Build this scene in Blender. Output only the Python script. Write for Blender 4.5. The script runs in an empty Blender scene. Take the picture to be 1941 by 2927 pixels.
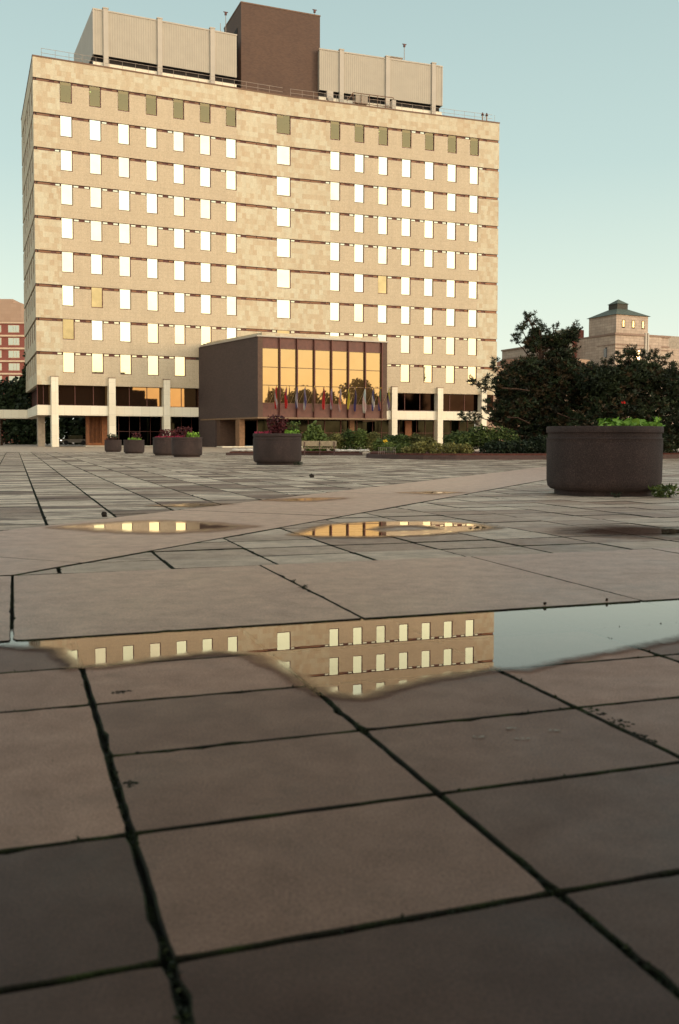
import bpy, bmesh, math, random
import numpy as np
from mathutils import Vector, Matrix
random.seed(7)
scn = bpy.context.scene
col = scn.collection
R_ = math.radians

# ------------------------------------------------------------------ camera
CAMZ = 0.85
PITCH, ROLL = 0.0508, 0.0026
cf = Vector((0, math.cos(PITCH), -math.sin(PITCH)))
cu = Vector((0, math.sin(PITCH), math.cos(PITCH)))
cr = Vector((1, 0, 0))
rr = cr*math.cos(ROLL) + cu*math.sin(ROLL)
uu = cu*math.cos(ROLL) - cr*math.sin(ROLL)
cd = bpy.data.cameras.new('camera')
cam = bpy.data.objects.new('camera', cd); col.objects.link(cam)
cam.matrix_world = Matrix(((rr.x, uu.x, -cf.x, 0), (rr.y, uu.y, -cf.y, 0), (rr.z, uu.z, -cf.z, CAMZ), (0, 0, 0, 1)))
cd.sensor_fit = 'VERTICAL'; cd.sensor_height = 36.0
cd.lens = 2696.7/2927*36.0
cd.shift_y = -69.2/2927
cd.clip_start = 0.05; cd.clip_end = 3000
cd.dof.use_dof = True; cd.dof.focus_distance = 30.0; cd.dof.aperture_fstop = 4.5
scn.camera = cam

# ------------------------------------------------------------------ world, sun, exposure
scn.view_settings.view_transform = 'Standard'
scn.view_settings.look = 'None'
scn.view_settings.exposure = 0.0
scn.view_settings.gamma = 1.0
SUN_AZ = R_(64)          # measured from straight behind the camera towards the right
SUN_EL = R_(5)
sdir = Vector((math.sin(SUN_AZ)*math.cos(SUN_EL), -math.cos(SUN_AZ)*math.cos(SUN_EL), math.sin(SUN_EL)))
W = bpy.data.worlds.new('World'); scn.world = W; W.use_nodes = True
nt = W.node_tree; nt.nodes.clear()
def N(nt, t, **k):
    n = nt.nodes.new(t)
    for a, b in k.items(): setattr(n, a, b)
    return n
def math_n(nt, op, a, b=None, clamp=False):
    n = N(nt, 'ShaderNodeMath', operation=op, use_clamp=clamp)
    for i, v in enumerate((a, b)):
        if v is None: continue
        if isinstance(v, (int, float)): n.inputs[i].default_value = v
        else: nt.links.new(v, n.inputs[i])
    return n.outputs[0]
def ramp(nt, fac, stops, interp='EASE'):
    n = N(nt, 'ShaderNodeValToRGB'); cr_ = n.color_ramp; cr_.interpolation = interp
    while len(cr_.elements) < len(stops): cr_.elements.new(0.5)
    for e, (p, c) in zip(cr_.elements, stops):
        e.position = p; e.color = (c[0], c[1], c[2], 1) if not isinstance(c, (int, float)) else (c, c, c, 1)
    if fac is not None: nt.links.new(fac, n.inputs[0])
    return n.outputs[0]
tc = N(nt, 'ShaderNodeTexCoord')
sep = N(nt, 'ShaderNodeSeparateXYZ'); nt.links.new(tc.outputs['Generated'], sep.inputs[0])
z = math_n(nt, 'MAXIMUM', sep.outputs[2], 0.0)
front = ramp(nt, z, [(0.0, (.90, .90, .75)), (.07, (.80, .86, .73)), (.15, (.68, .79, .69)), (.27, (.51, .655, .62)), (.45, (.40, .535, .53)), (1.0, (.42, .35, .34))], 'LINEAR')
GA = R_(42)
dot = math_n(nt, 'ADD', math_n(nt, 'MULTIPLY', sep.outputs[0], math.sin(GA)), math_n(nt, 'MULTIPLY', sep.outputs[1], -math.cos(GA)))
dotc = math_n(nt, 'POWER', math_n(nt, 'MAXIMUM', dot, 0.0), 1.6)
glow = ramp(nt, z, [(0.0, (.95, .52, .24)), (.05, (1.0, .66, .33)), (.14, (1.0, .82, .56)), (.40, (.95, .90, .72)), (.62, (.34, .34, .33)), (1.0, (0, 0, 0))], 'LINEAR')
gl = N(nt, 'ShaderNodeVectorMath', operation='SCALE'); nt.links.new(glow, gl.inputs[0]); nt.links.new(math_n(nt, 'MULTIPLY', dotc, 3.9), gl.inputs['Scale'])
sky = N(nt, 'ShaderNodeTexSky'); sky.sky_type = 'NISHITA'; sky.sun_disc = False
sky.sun_elevation = SUN_EL; sky.sun_rotation = math.pi - SUN_AZ
sk = N(nt, 'ShaderNodeVectorMath', operation='SCALE'); nt.links.new(sky.outputs[0], sk.inputs[0]); sk.inputs['Scale'].default_value = 0.02
fr = N(nt, 'ShaderNodeVectorMath', operation='SCALE'); nt.links.new(front, fr.inputs[0]); fr.inputs['Scale'].default_value = 1.06
a1 = N(nt, 'ShaderNodeVectorMath', operation='ADD'); nt.links.new(fr.outputs[0], a1.inputs[0]); nt.links.new(gl.outputs[0], a1.inputs[1])
a2 = N(nt, 'ShaderNodeVectorMath', operation='ADD'); nt.links.new(a1.outputs[0], a2.inputs[0]); nt.links.new(sk.outputs[0], a2.inputs[1])
bg = N(nt, 'ShaderNodeBackground'); nt.links.new(a2.outputs[0], bg.inputs[0]); bg.inputs[1].default_value = 1.0
wo = N(nt, 'ShaderNodeOutputWorld'); nt.links.new(bg.outputs[0], wo.inputs[0])

sl = bpy.data.lights.new('sun', 'SUN'); sl.energy = 1.3; sl.angle = R_(16); sl.color = (1.0, .70, .42)
so = bpy.data.objects.new('sun', sl); col.objects.link(so)
so.rotation_euler = sdir.to_track_quat('Z', 'Y').to_euler()

# ------------------------------------------------------------------ helpers
class Fr:
    """local frame of a wall: s along it, o outwards (towards the plaza), z up"""
    def __init__(s, org, d):
        s.o = Vector((org[0], org[1], 0)); d = Vector((d[0], d[1], 0)).normalized()
        s.e = d; s.n = Vector((d.y, -d.x, 0))
    def p(s, a, b, c): return s.o + s.e*a + s.n*b + Vector((0, 0, c))
    def off(s, a, b):
        q = s.p(a, b, 0); return Fr((q.x, q.y), (s.e.x, s.e.y))
W0 = Fr((0, 0), (1, 0))    # s = X, o = -Y
class MB:
    def __init__(s): s.v = []; s.f = []; s.uv = []; s.t = []; s.m = []
    def poly(s, pts, uv=None, tone=0.5, mi=0):
        i = len(s.v); s.v += [tuple(p) for p in pts]; s.f.append(tuple(range(i, i+len(pts))))
        s.uv.append(uv or [(0, 0)]*len(pts)); s.t.append(tone); s.m.append(mi)
    def box(s, F, s0, s1, o0, o1, z0, z1, tone=0.5, mi=0):
        P = lambda a, b, c: F.p(a, b, c)
        A = lambda *q: s.poly([P(*x) for x in q[0]], q[1], tone, mi)
        A([(s0, o1, z0), (s1, o1, z0), (s1, o1, z1), (s0, o1, z1)], [(s0, z0), (s1, z0), (s1, z1), (s0, z1)])
        A([(s1, o0, z0), (s0, o0, z0), (s0, o0, z1), (s1, o0, z1)], [(s1, z0), (s0, z0), (s0, z1), (s1, z1)])
        A([(s0, o0, z0), (s0, o1, z0), (s0, o1, z1), (s0, o0, z1)], [(o0, z0), (o1, z0), (o1, z1), (o0, z1)])
        A([(s1, o1, z0), (s1, o0, z0), (s1, o0, z1), (s1, o1, z1)], [(o1, z0), (o0, z0), (o0, z1), (o1, z1)])
        A([(s0, o1, z1), (s1, o1, z1), (s1, o0, z1), (s0, o0, z1)], [(s0, o1), (s1, o1), (s1, o0), (s0, o0)])
        A([(s0, o0, z0), (s1, o0, z0), (s1, o1, z0), (s0, o1, z0)], [(s0, o0), (s1, o0), (s1, o1), (s0, o1)])
        return s
    def prism(s, pts, z0, z1, tone=0.5, mi=0):
        """pts counter-clockwise plan polygon"""
        n = len(pts)
        s.poly([(p[0], p[1], z1) for p in pts], [(p[0], p[1]) for p in pts], tone, mi)
        s.poly([(p[0], p[1], z0) for p in reversed(pts)], [(p[0], p[1]) for p in reversed(pts)], tone, mi)
        u = 0
        for i in range(n):
            a, b = pts[i], pts[(i+1) % n]; l = math.hypot(b[0]-a[0], b[1]-a[1])
            s.poly([(a[0], a[1], z0), (b[0], b[1], z0), (b[0], b[1], z1), (a[0], a[1], z1)], [(u, z0), (u+l, z0), (u+l, z1), (u, z1)], tone, mi); u += l
        return s
    def tube(s, a, b, r0, r1=None, n=8, tone=0.5, mi=0):
        a = Vector(a); b = Vector(b); r1 = r0 if r1 is None else r1
        d = (b-a).normalized(); x = d.orthogonal().normalized(); y = d.cross(x)
        ra = [a+(x*math.cos(2*math.pi*k/n)+y*math.sin(2*math.pi*k/n))*r0 for k in range(n)]
        rb = [b+(x*math.cos(2*math.pi*k/n)+y*math.sin(2*math.pi*k/n))*r1 for k in range(n)]
        for k in range(n):
            j = (k+1) % n; s.poly([ra[k], ra[j], rb[j], rb[k]], None, tone, mi)
        s.poly(rb, None, tone, mi); s.poly(list(reversed(ra)), None, tone, mi)
        return s
    def lathe(s, c, prof, n=48, tone=0.5, mi=0):
        for i in range(len(prof)-1):
            (r0, z0), (r1, z1) = prof[i], prof[i+1]
            for k in range(n):
                a0 = 2*math.pi*k/n; a1 = 2*math.pi*(k+1)/n
                q = [(c[0]+r0*math.cos(a0), c[1]+r0*math.sin(a0), c[2]+z0), (c[0]+r0*math.cos(a1), c[1]+r0*math.sin(a1), c[2]+z0),
                     (c[0]+r1*math.cos(a1), c[1]+r1*math.sin(a1), c[2]+z1), (c[0]+r1*math.cos(a0), c[1]+r1*math.sin(a0), c[2]+z1)]
                s.poly(q, None, tone, mi)
        return s
    def build(s, name, mats, parent=None, smooth=False, merge=False):
        me = bpy.data.meshes.new(name); me.from_pydata(s.v, [], s.f)
        if not isinstance(mats, (list, tuple)): mats = [mats]
        for m in mats: me.materials.append(m)
        uvl = me.uv_layers.new(name='uv')
        flat = [c for u in s.uv for p in u for c in p]
        uvl.data.foreach_set('uv', flat)
        at_ = me.color_attributes.new('tone', 'FLOAT_COLOR', 'CORNER')
        cc = []
        for f, t in zip(s.f, s.t):
            c = (t, t, t, 1) if isinstance(t, (int, float)) else (t[0], t[1], t[2], 1)
            cc += list(c)*len(f)
        at_.data.foreach_set('color', cc)
        me.polygons.foreach_set('material_index', s.m)
        if merge or smooth:
            bm = bmesh.new(); bm.from_mesh(me); bmesh.ops.remove_doubles(bm, verts=bm.verts, dist=1e-5); bm.to_mesh(me); bm.free()
        if smooth:
            me.polygons.foreach_set('use_smooth', [True]*len(me.polygons))
            try: me.set_sharp_from_angle(angle=R_(40))
            except Exception: pass
        me.update()
        o = bpy.data.objects.new(name, me); col.objects.link(o)
        if parent is not None: attach(o, parent)
        return o
def world_of(o):
    m = Matrix.LocRotScale(o.location, o.rotation_euler, o.scale)
    return world_of(o.parent) @ m if o.parent else m
def attach(o, parent):
    o.parent = parent
    o.matrix_parent_inverse = world_of(parent).inverted() if False else Matrix.Identity(4)
    o.matrix_local = world_of(parent).inverted() @ Matrix.LocRotScale(o.location, o.rotation_euler, o.scale)
def tag(o, label=None, cat=None, group=None, kind=None):
    if label: o['label'] = label
    if cat: o['category'] = cat
    if group: o['group'] = group
    if kind: o['kind'] = kind
    return o
def empty(name, loc=(0, 0, 0), **k):
    o = bpy.data.objects.new(name, None); col.objects.link(o); o.location = loc; o.empty_display_size = 0.3
    return tag(o, **k)
def part_of(name, mb, mats, parent, **k): return mb.build(name, mats, parent, **k)

# ------------------------------------------------------------------ materials
def mat(name):
    m = bpy.data.materials.new(name); m.use_nodes = True
    b = m.node_tree.nodes['Principled BSDF']; return m, m.node_tree, b
def setb(b, **k):
    for a, v in k.items():
        b.inputs[a.replace('_', ' ')].default_value = v
def rgb(c): return (c[0], c[1], c[2], 1)
def noise(nt, vec, scale, detail=4, rough=.55, dist=0.0):
    n = N(nt, 'ShaderNodeTexNoise'); n.inputs['Scale'].default_value = scale; n.inputs['Detail'].default_value = detail
    n.inputs['Roughness'].default_value = rough; n.inputs['Distortion'].default_value = dist
    if vec is not None: nt.links.new(vec, n.inputs['Vector'])
    return n.outputs['Fac']
def mix(nt, fac, a, b, mode='MIX'):
    n = N(nt, 'ShaderNodeMix', data_type='RGBA', blend_type=mode)
    for i, v in ((0, fac), (6, a), (7, b)):
        if isinstance(v, (int, float)): n.inputs[i].default_value = v
        elif isinstance(v, tuple): n.inputs[i].default_value = rgb(v)
        else: nt.links.new(v, n.inputs[i])
    return n.outputs[2]
def bump(nt, b, h, strength=.3, dist=.02):
    n = N(nt, 'ShaderNodeBump'); n.inputs['Strength'].default_value = strength; n.inputs['Distance'].default_value = dist
    nt.links.new(h, n.inputs['Height']); nt.links.new(n.outputs[0], b.inputs['Normal'])
def objpos(nt): return N(nt, 'ShaderNodeNewGeometry').outputs['Position']
def tone_out(nt):
    return N(nt, 'ShaderNodeVertexColor', layer_name='tone').outputs['Color']
def simple(name, c, rough=.7, metal=0.0, nscale=6.0, namt=.25, spec=.4, bmp=0.0):
    m, nt, b = mat(name)
    n = noise(nt, objpos(nt), nscale, 5)
    lo = tuple(x*(1-namt) for x in c); hi = tuple(min(1, x*(1+namt)) for x in c)
    nt.links.new(ramp(nt, n, [(.3, lo), (.7, hi)], 'LINEAR'), b.inputs['Base Color'])
    setb(b, Roughness=rough, Metallic=metal); b.inputs['Specular IOR Level'].default_value = spec
    if bmp: bump(nt, b, noise(nt, objpos(nt), nscale*8, 3), bmp, .01)
    return m
def panels(name, c1, c2, bw, bh, vary=1.0, mortar=(.3, .25, .2), msize=.012, rough=.75, grain=.12, gs=22, off=.5, streak=0.0, tones=None):
    """ashlar / brick laid out on the wall's own metres (uv)"""
    m, nt, b = mat(name)
    uv = N(nt, 'ShaderNodeUVMap', uv_map='uv').outputs[0]
    br = N(nt, 'ShaderNodeTexBrick'); nt.links.new(uv, br.inputs['Vector'])
    br.inputs['Color1'].default_value = (0, 0, 0, 1); br.inputs['Color2'].default_value = (1, 1, 1, 1); br.inputs['Mortar'].default_value = (.5, .5, .5, 1)
    br.inputs['Scale'].default_value = 1.0; br.inputs['Mortar Size'].default_value = msize; br.inputs['Mortar Smooth'].default_value = .2
    br.inputs['Brick Width'].default_value = bw; br.inputs['Row Height'].default_value = bh; br.offset = off
    big = noise(nt, objpos(nt), .35, 2)
    t = math_n(nt, 'ADD', math_n(nt, 'MULTIPLY', br.outputs['Color'], .75*vary), math_n(nt, 'MULTIPLY', math_n(nt, 'SUBTRACT', big, .5), .7))
    t = math_n(nt, 'ADD', t, .5-.375*vary)
    base = ramp(nt, t, tones or [(.1, c1), (.9, c2)], 'LINEAR')
    g = noise(nt, objpos(nt), gs, 3)
    base = mix(nt, 1.0, base, ramp(nt, g, [(.25, (1-grain,)*3), (.75, (1+grain,)*3)], 'LINEAR'), 'MULTIPLY')
    base = mix(nt, math_n(nt, 'MULTIPLY', br.outputs['Fac'], .6), base, mortar)
    if streak:
        sp = N(nt, 'ShaderNodeMapping'); nt.links.new(objpos(nt), sp.inputs[0]); sp.inputs['Scale'].default_value = (1.2, 1.2, .12)
        s_ = noise(nt, sp.outputs[0], 1.6, 4)
        base = mix(nt, 1.0, base, ramp(nt, s_, [(.35, (1-streak,)*3), (.6, (1.0,)*3)], 'LINEAR'), 'MULTIPLY')
    nt.links.new(base, b.inputs['Base Color']); setb(b, Roughness=rough)
    bump(nt, b, math_n(nt, 'ADD', math_n(nt, 'MULTIPLY', br.outputs['Fac'], -.6), math_n(nt, 'MULTIPLY', g, .5)), .25, .01)
    return m
def mirror(name, c, rough=.03, wav=.0, vary=.0, veil=None):
    m, nt, b = mat(name)
    n = noise(nt, objpos(nt), .8, 2)
    nt.links.new(ramp(nt, n, [(.3, tuple(x*(1-vary) for x in c)), (.7, c)], 'LINEAR'), b.inputs['Base Color'])
    setb(b, Roughness=rough, Metallic=1.0)
    if wav: bump(nt, b, noise(nt, objpos(nt), .9, 1), wav, .02)
    if veil:
        d = N(nt, 'ShaderNodeBsdfDiffuse'); d.inputs[0].default_value = rgb(veil); a = N(nt, 'ShaderNodeMixShader'); a.inputs[0].default_value = .25
        nt.links.new(b.outputs[0], a.inputs[1]); nt.links.new(d.outputs[0], a.inputs[2]); nt.links.new(a.outputs[0], nt.nodes['Material Output'].inputs[0])
    return m
M = {}
M['stone_fine'] = panels('limestone_fine', (.455, .365, .255), (.51, .415, .30), .62, .46, .35, (.33, .25, .17), .009, grain=.26, gs=13, streak=.06)
M['stone_patch'] = panels('limestone_mixed', (.50, .33, .19), (.64, .56, .41), .50, .60, 1.0, (.46, .36, .26), .008, grain=.14, gs=9, streak=.06, off=.35,
                          tones=[(.0, (.45, .34, .225)), (.35, (.485, .395, .275)), (.6, (.52, .45, .325)), (1.0, (.55, .505, .385))])
M['stone_pale'] = panels('pale_stone', (.70, .62, .49), (.78, .71, .58), .95, 1.2, .8, (.4, .34, .27), .012, grain=.10, off=0)
M['brick_dark'] = panels('dark_brown_brick', (.066, .030, .019), (.106, .053, .032), .30, .10, .8, (.085, .062, .048), .012, grain=.2, gs=30)
M['brick_grey'] = panels('purple_grey_brick', (.050, .030, .028), (.080, .050, .045), .30, .10, .8, (.070, .055, .05), .012, grain=.2, gs=30)
M['red_brick'] = panels('red_brick', (.20, .045, .035), (.27, .065, .045), .30, .10, .8, (.22, .12, .09), .012, grain=.15)
M['tan_block'] = panels('tan_block', (.36, .23, .16), (.42, .28, .20), 1.5, .8, .6, (.3, .2, .15), .02, grain=.1)
M['grey_stone'] = panels('grey_stone_ashlar', (.37, .275, .215), (.48, .37, .29), 1.4, .55, .9, (.16, .12, .10), .03, grain=.15, gs=6, streak=.15)
M['white_siding'] = simple('white_siding', (.37, .325, .265), .6, 0, .8, .05)
M['white_trim'] = simple('white_trim', (.42, .37, .315), .6, 0, .8, .05)
M['bronze'] = simple('bronze_frame', (.080, .020, .015), .45, .2, 8, .2)
M['bronze_panel'] = simple('bronze_panel', (.105, .032, .022), .5, .0, 3, .25)
M['coping'] = simple('brown_coping', (.14, .075, .045), .6, 0, 3, .2)
M['soffit'] = simple('soffit', (.12, .085, .065), .8, 0, 2, .2)
M['dark'] = simple('dark_recess', (.012, .009, .009), .8, 0, 2, .2)
M['glass_up'] = mirror('coated_window_glass', (.43, .455, .36), .02, .0, .04)
M['glass_low'] = mirror('coated_window_glass_warm', (.44, .42, .32), .02, .0, .05)
M['glass_yellow'] = mirror('blind_backed_glass', (.27, .225, .13), .25, .0, .25)
M['glass_slot'] = mirror('slot_glass', (.30, .30, .25), .08, .0, .1)
M['glass_slotdull'] = mirror('dull_slot_glass', (.12, .062, .04), .3, .0, .2)
M['glass_amber'] = mirror('amber_glass', (.255, .200, .112), .015, .02, .06, (.20, .12, .055))
M['glass_band'] = mirror('bronze_band_glass', (.235, .155, .075), .015, .03, .1, (.055, .028, .018))
M['glass_right'] = mirror('dark_band_glass', (.013, .008, .006), .04, .02, .3)
M['glass_dark'] = mirror('dark_lobby_glass', (.012, .013, .009), .04, .05, .4)
M['glass_side'] = mirror('side_window_glass', (.16, .14, .14), .1, .0, .2)
M['wood'] = simple('varnished_wood', (.26, .085, .022), .45, 0, 3, .3)
M['concrete_grey'] = simple('grey_concrete', (.30, .25, .20), .8, 0, 3, .2)
M['galv'] = simple('galvanised_rail', (.30, .24, .20), .5, .3, 4, .1)
M['planter'] = None
# smoked glass you can partly see through (top row)
def smoked():
    m, nt, b = mat('smoked_glass'); nt.nodes.remove(b)
    o = nt.nodes['Material Output']
    t = N(nt, 'ShaderNodeBsdfTransparent'); t.inputs[0].default_value = (.65, .62, .36, 1)
    g = N(nt, 'ShaderNodeBsdfGlossy'); g.inputs[0].default_value = (.092, .078, .046, 1); g.inputs['Roughness'].default_value = .02
    a = N(nt, 'ShaderNodeAddShader'); nt.links.new(t.outputs[0], a.inputs[0]); nt.links.new(g.outputs[0], a.inputs[1])
    nt.links.new(a.outputs[0], o.inputs[0]); return m
M['smoked'] = smoked()
def emis(name, c, s):
    m, nt, b = mat(name); setb(b, Emission_Strength=s); b.inputs['Emission Color'].default_value = rgb(c); b.inputs['Base Color'].default_value = rgb(c); return m
M['tube_light'] = emis('fluorescent_light', (.75, 1.0, .45), .9)
M['car_light'] = emis('head_light', (1, .9, .8), 1.6)
def exposed():
    m, nt, b = mat('exposed_aggregate')
    g = noise(nt, objpos(nt), 75, 4, .7); l = noise(nt, objpos(nt), 2.2, 3)
    c = ramp(nt, g, [(.30, (.016, .008, .007)), (.5, (.042, .023, .020)), (.70, (.115, .070, .060))], 'LINEAR')
    c = mix(nt, .8, c, ramp(nt, l, [(.3, (.65,)*3), (.7, (1.1,)*3)], 'LINEAR'), 'MULTIPLY')
    mp = N(nt, 'ShaderNodeMapping'); nt.links.new(objpos(nt), mp.inputs[0]); mp.inputs['Scale'].default_value = (2.2, 2.2, 1.1)
    st = noise(nt, mp.outputs[0], 1.3, 5, .65)
    c = mix(nt, 1.0, c, ramp(nt, st, [(.35, (.78, .75, .73)), (.55, (1.0,)*3), (.75, (1.18, 1.15, 1.12))], 'LINEAR'), 'MULTIPLY')
    nt.links.new(c, b.inputs['Base Color']); setb(b, Roughness=.85); bump(nt, b, g, .6, .012); return m
M['planter'] = exposed()
def slab_mat(name, lo, hi, patch=0.0, rough=(.42, .7), spec=.5, stain=.35, dark=(.10, .07, .055), edge=False):
    m, nt, b = mat(name); pos = objpos(nt); tn = tone_out(nt)
    big = noise(nt, pos, 1.1, 5, .6); mid = noise(nt, pos, 6.5, 5, .65); fine = noise(nt, pos, 150, 3, .7); sp = noise(nt, pos, 420, 2, .6)
    t = math_n(nt, 'ADD', math_n(nt, 'MULTIPLY', tn, .74), math_n(nt, 'MULTIPLY', big, .30))
    c = ramp(nt, t, [(.22, lo), (.80, hi)], 'LINEAR')
    c = mix(nt, 1.0, c, ramp(nt, mid, [(.3, (.82, .81, .80)), (.7, (1.13,)*3)], 'LINEAR'), 'MULTIPLY')
    c = mix(nt, 1.0, c, ramp(nt, fine, [(.3, (.60,)*3), (.7, (1.38,)*3)], 'LINEAR'), 'MULTIPLY')
    c = mix(nt, 1.0, c, ramp(nt, sp, [(.32, (.72, .70, .68)), (.45, (1,)*3), (.62, (1,)*3), (.75, (1.35, 1.33, 1.3))], 'LINEAR'), 'MULTIPLY')
    st = noise(nt, pos, 1.7, 6, .7, .6)
    c = mix(nt, math_n(nt, 'MULTIPLY', ramp(nt, st, [(.54, (0,)*3), (.72, (1,)*3)], 'LINEAR'), stain), c, dark)
    if patch:
        pm = N(nt, 'ShaderNodeMapping'); nt.links.new(pos, pm.inputs[0]); pm.inputs['Rotation'].default_value = (0, 0, R_(-19)); pm.inputs['Scale'].default_value = (.8, 2.2, 1)
        pn = noise(nt, pm.outputs[0], 1.1, 5, .7)
        c = mix(nt, math_n(nt, 'MULTIPLY', ramp(nt, pn, [(.48, (0,)*3), (.60, (1,)*3)], 'LINEAR'), patch), c, (.12, .085, .07))
    nt.links.new(c, b.inputs['Base Color'])
    r = ramp(nt, math_n(nt, 'ADD', math_n(nt, 'MULTIPLY', st, .6), math_n(nt, 'MULTIPLY', mid, .4)), [(.35, (rough[1],)*3), (.65, (rough[0],)*3)], 'LINEAR')
    nt.links.new(r, b.inputs['Roughness']); b.inputs['Specular IOR Level'].default_value = spec
    bump(nt, b, math_n(nt, 'ADD', math_n(nt, 'MULTIPLY', fine, .5), math_n(nt, 'MULTIPLY', mid, .8)), .22, .006)
    return m
M['slab_near'] = slab_mat('vignette_darkened_slab', (.100, .048, .034), (.47, .275, .20), 0, (.48, .62), .35, .35, (.05, .034, .028))  # near slabs' base colour darkened to imitate lens vignetting
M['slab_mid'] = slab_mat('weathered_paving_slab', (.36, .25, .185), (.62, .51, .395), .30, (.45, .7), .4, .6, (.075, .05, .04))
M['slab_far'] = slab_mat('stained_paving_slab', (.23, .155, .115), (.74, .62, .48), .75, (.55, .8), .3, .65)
M['strip'] = slab_mat('smooth_concrete_strip', (.47, .31, .235), (.565, .385, .295), 0, (.40, .56), .5, .22)
def soil_mat():
    m, nt, b = mat('mossy_joint_soil'); n = noise(nt, objpos(nt), 9, 5); f = noise(nt, objpos(nt), 130, 3)
    c = ramp(nt, n, [(.35, (.016, .012, .009)), (.50, (.018, .021, .008)), (.66, (.036, .055, .012))], 'LINEAR')
    c = mix(nt, .6, c, ramp(nt, f, [(.3, (.5,)*3), (.7, (1.5,)*3)], 'LINEAR'), 'MULTIPLY')
    nt.links.new(c, b.inputs['Base Color']); setb(b, Roughness=.95); bump(nt, b, f, .8, .01); return m
M['soil'] = soil_mat()
M['far_paving'] = slab_mat('distant_paving', (.34, .25, .18), (.62, .50, .38), .6, (.45, .7), .5, .5)
M['mulch'] = simple('bark_mulch', (.10, .035, .025), .95, 0, 20, .5, .2, .6)
M['kerb_brick'] = panels('brick_kerb', (.050, .022, .018), (.08, .034, .028), .20, .07, 1, (.09, .07, .06), .008)
M['white_stone'] = simple('white_stone', (.62, .55, .48), .8, 0, 12, .25, .4, .5)
M['soil_dark'] = simple('potting_soil', (.03, .02, .014), .95, 0, 20, .4)
def leafm(name, lo, hi, trans=.25, rough=.55):
    m, nt, b = mat(name)
    tn = tone_out(nt); n = noise(nt, objpos(nt), 1.6, 3)
    t = math_n(nt, 'ADD', math_n(nt, 'MULTIPLY', tn, .7), math_n(nt, 'MULTIPLY', n, .3))
    nt.links.new(ramp(nt, t, [(.2, lo), (.8, hi)], 'LINEAR'), b.inputs['Base Color'])
    setb(b, Roughness=rough); b.inputs['Specular IOR Level'].default_value = .25
    return m
M['pine'] = leafm('pine_needles', (.010, .015, .007), (.046, .060, .022))
M['pine_brown'] = leafm('browned_pine_needles', (.018, .014, .007), (.095, .056, .024))
M['leaf'] = leafm('shrub_leaves', (.016, .032, .009), (.15, .19, .045))
M['leaf_olive'] = leafm('olive_leaves', (.05, .055, .016), (.27, .24, .075))
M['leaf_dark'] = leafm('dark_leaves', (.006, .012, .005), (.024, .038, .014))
M['leaf_lime'] = leafm('lime_leaves', (.07, .16, .015), (.24, .40, .05))
M['leaf_red'] = leafm('maroon_leaves', (.030, .007, .008), (.12, .022, .024))
M['petal_pink'] = leafm('pink_petals', (.25, .02, .05), (.45, .04, .09))
M['petal_red'] = leafm('red_petals', (.5, .02, .015), (.75, .05, .03))
M['petal_yellow'] = leafm('yellow_petals', (.6, .35, .02), (.85, .55, .04))
M['bark'] = simple('bark', (.07, .038, .026), .9, 0, 14, .4, .2, .6)
M['dry_wood'] = simple('weathered_bench_wood', (.34, .25, .16), .75, 0, 9, .25)
M['bench_iron'] = simple('bench_metal', (.10, .05, .045), .5, .3, 8, .2)
M['green_roof'] = simple('green_copper_roof', (.085, .105, .085), .7, 0, 2, .2)
M['cream'] = simple('cream_band', (.60, .44, .31), .7, 0, 2, .1)

# ------------------------------------------------------------------ ground: soil base, far paving, slabs
def sheet(name, x0, x1, y0, y1, z_, m):
    mb = MB(); mb.poly([(x0, y0, z_), (x1, y0, z_), (x1, y1, z_), (x0, y1, z_)]); o = mb.build(name, m); return tag(o, kind='structure')
sheet('ground', -1500, 1500, -1500, 2500, -0.030, M['far_paving'])
sheet('joint_soil', -46, 46, -6, 72, -0.022, M['soil'])
def clip(poly, a, b, c):
    out = []
    for i in range(len(poly)):
        p, q = poly[i], poly[(i+1) % len(poly)]
        dp = a*p[0]+b*p[1]-c; dq = a*q[0]+b*q[1]-c
        if dp <= 0: out.append(p)
        if (dp < 0 < dq) or (dq < 0 < dp):
            t = dp/(dp-dq); out.append((p[0]+(q[0]-p[0])*t, p[1]+(q[1]-p[1])*t))
    return out
def area(p): return sum(p[i][0]*p[(i+1) % len(p)][1]-p[(i+1) % len(p)][0]*p[i][1] for i in range(len(p)))/2
def inset(poly, d):
    out = list(poly); n = len(poly)
    res = list(poly)
    for i in range(n):
        a, b = poly[i], poly[(i+1) % n]; ex, ey = b[0]-a[0], b[1]-a[1]; l = math.hypot(ex, ey)
        if l < 1e-6: continue
        nx, ny = ey/l, -ex/l                     # outward for CCW
        res = clip(res, nx, ny, nx*a[0]+ny*a[1]-d)
        if len(res) < 3: return []
    return res
C19, S19 = math.cos(R_(19.03)), math.sin(R_(19.03))
U = (C19, S19); V = (-S19, C19)
NN = (-.913, .408); TT = (.408, .913)
def uv2xy(u, v): return (u*U[0]+v*V[0], u*U[1]+v*V[1])
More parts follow.
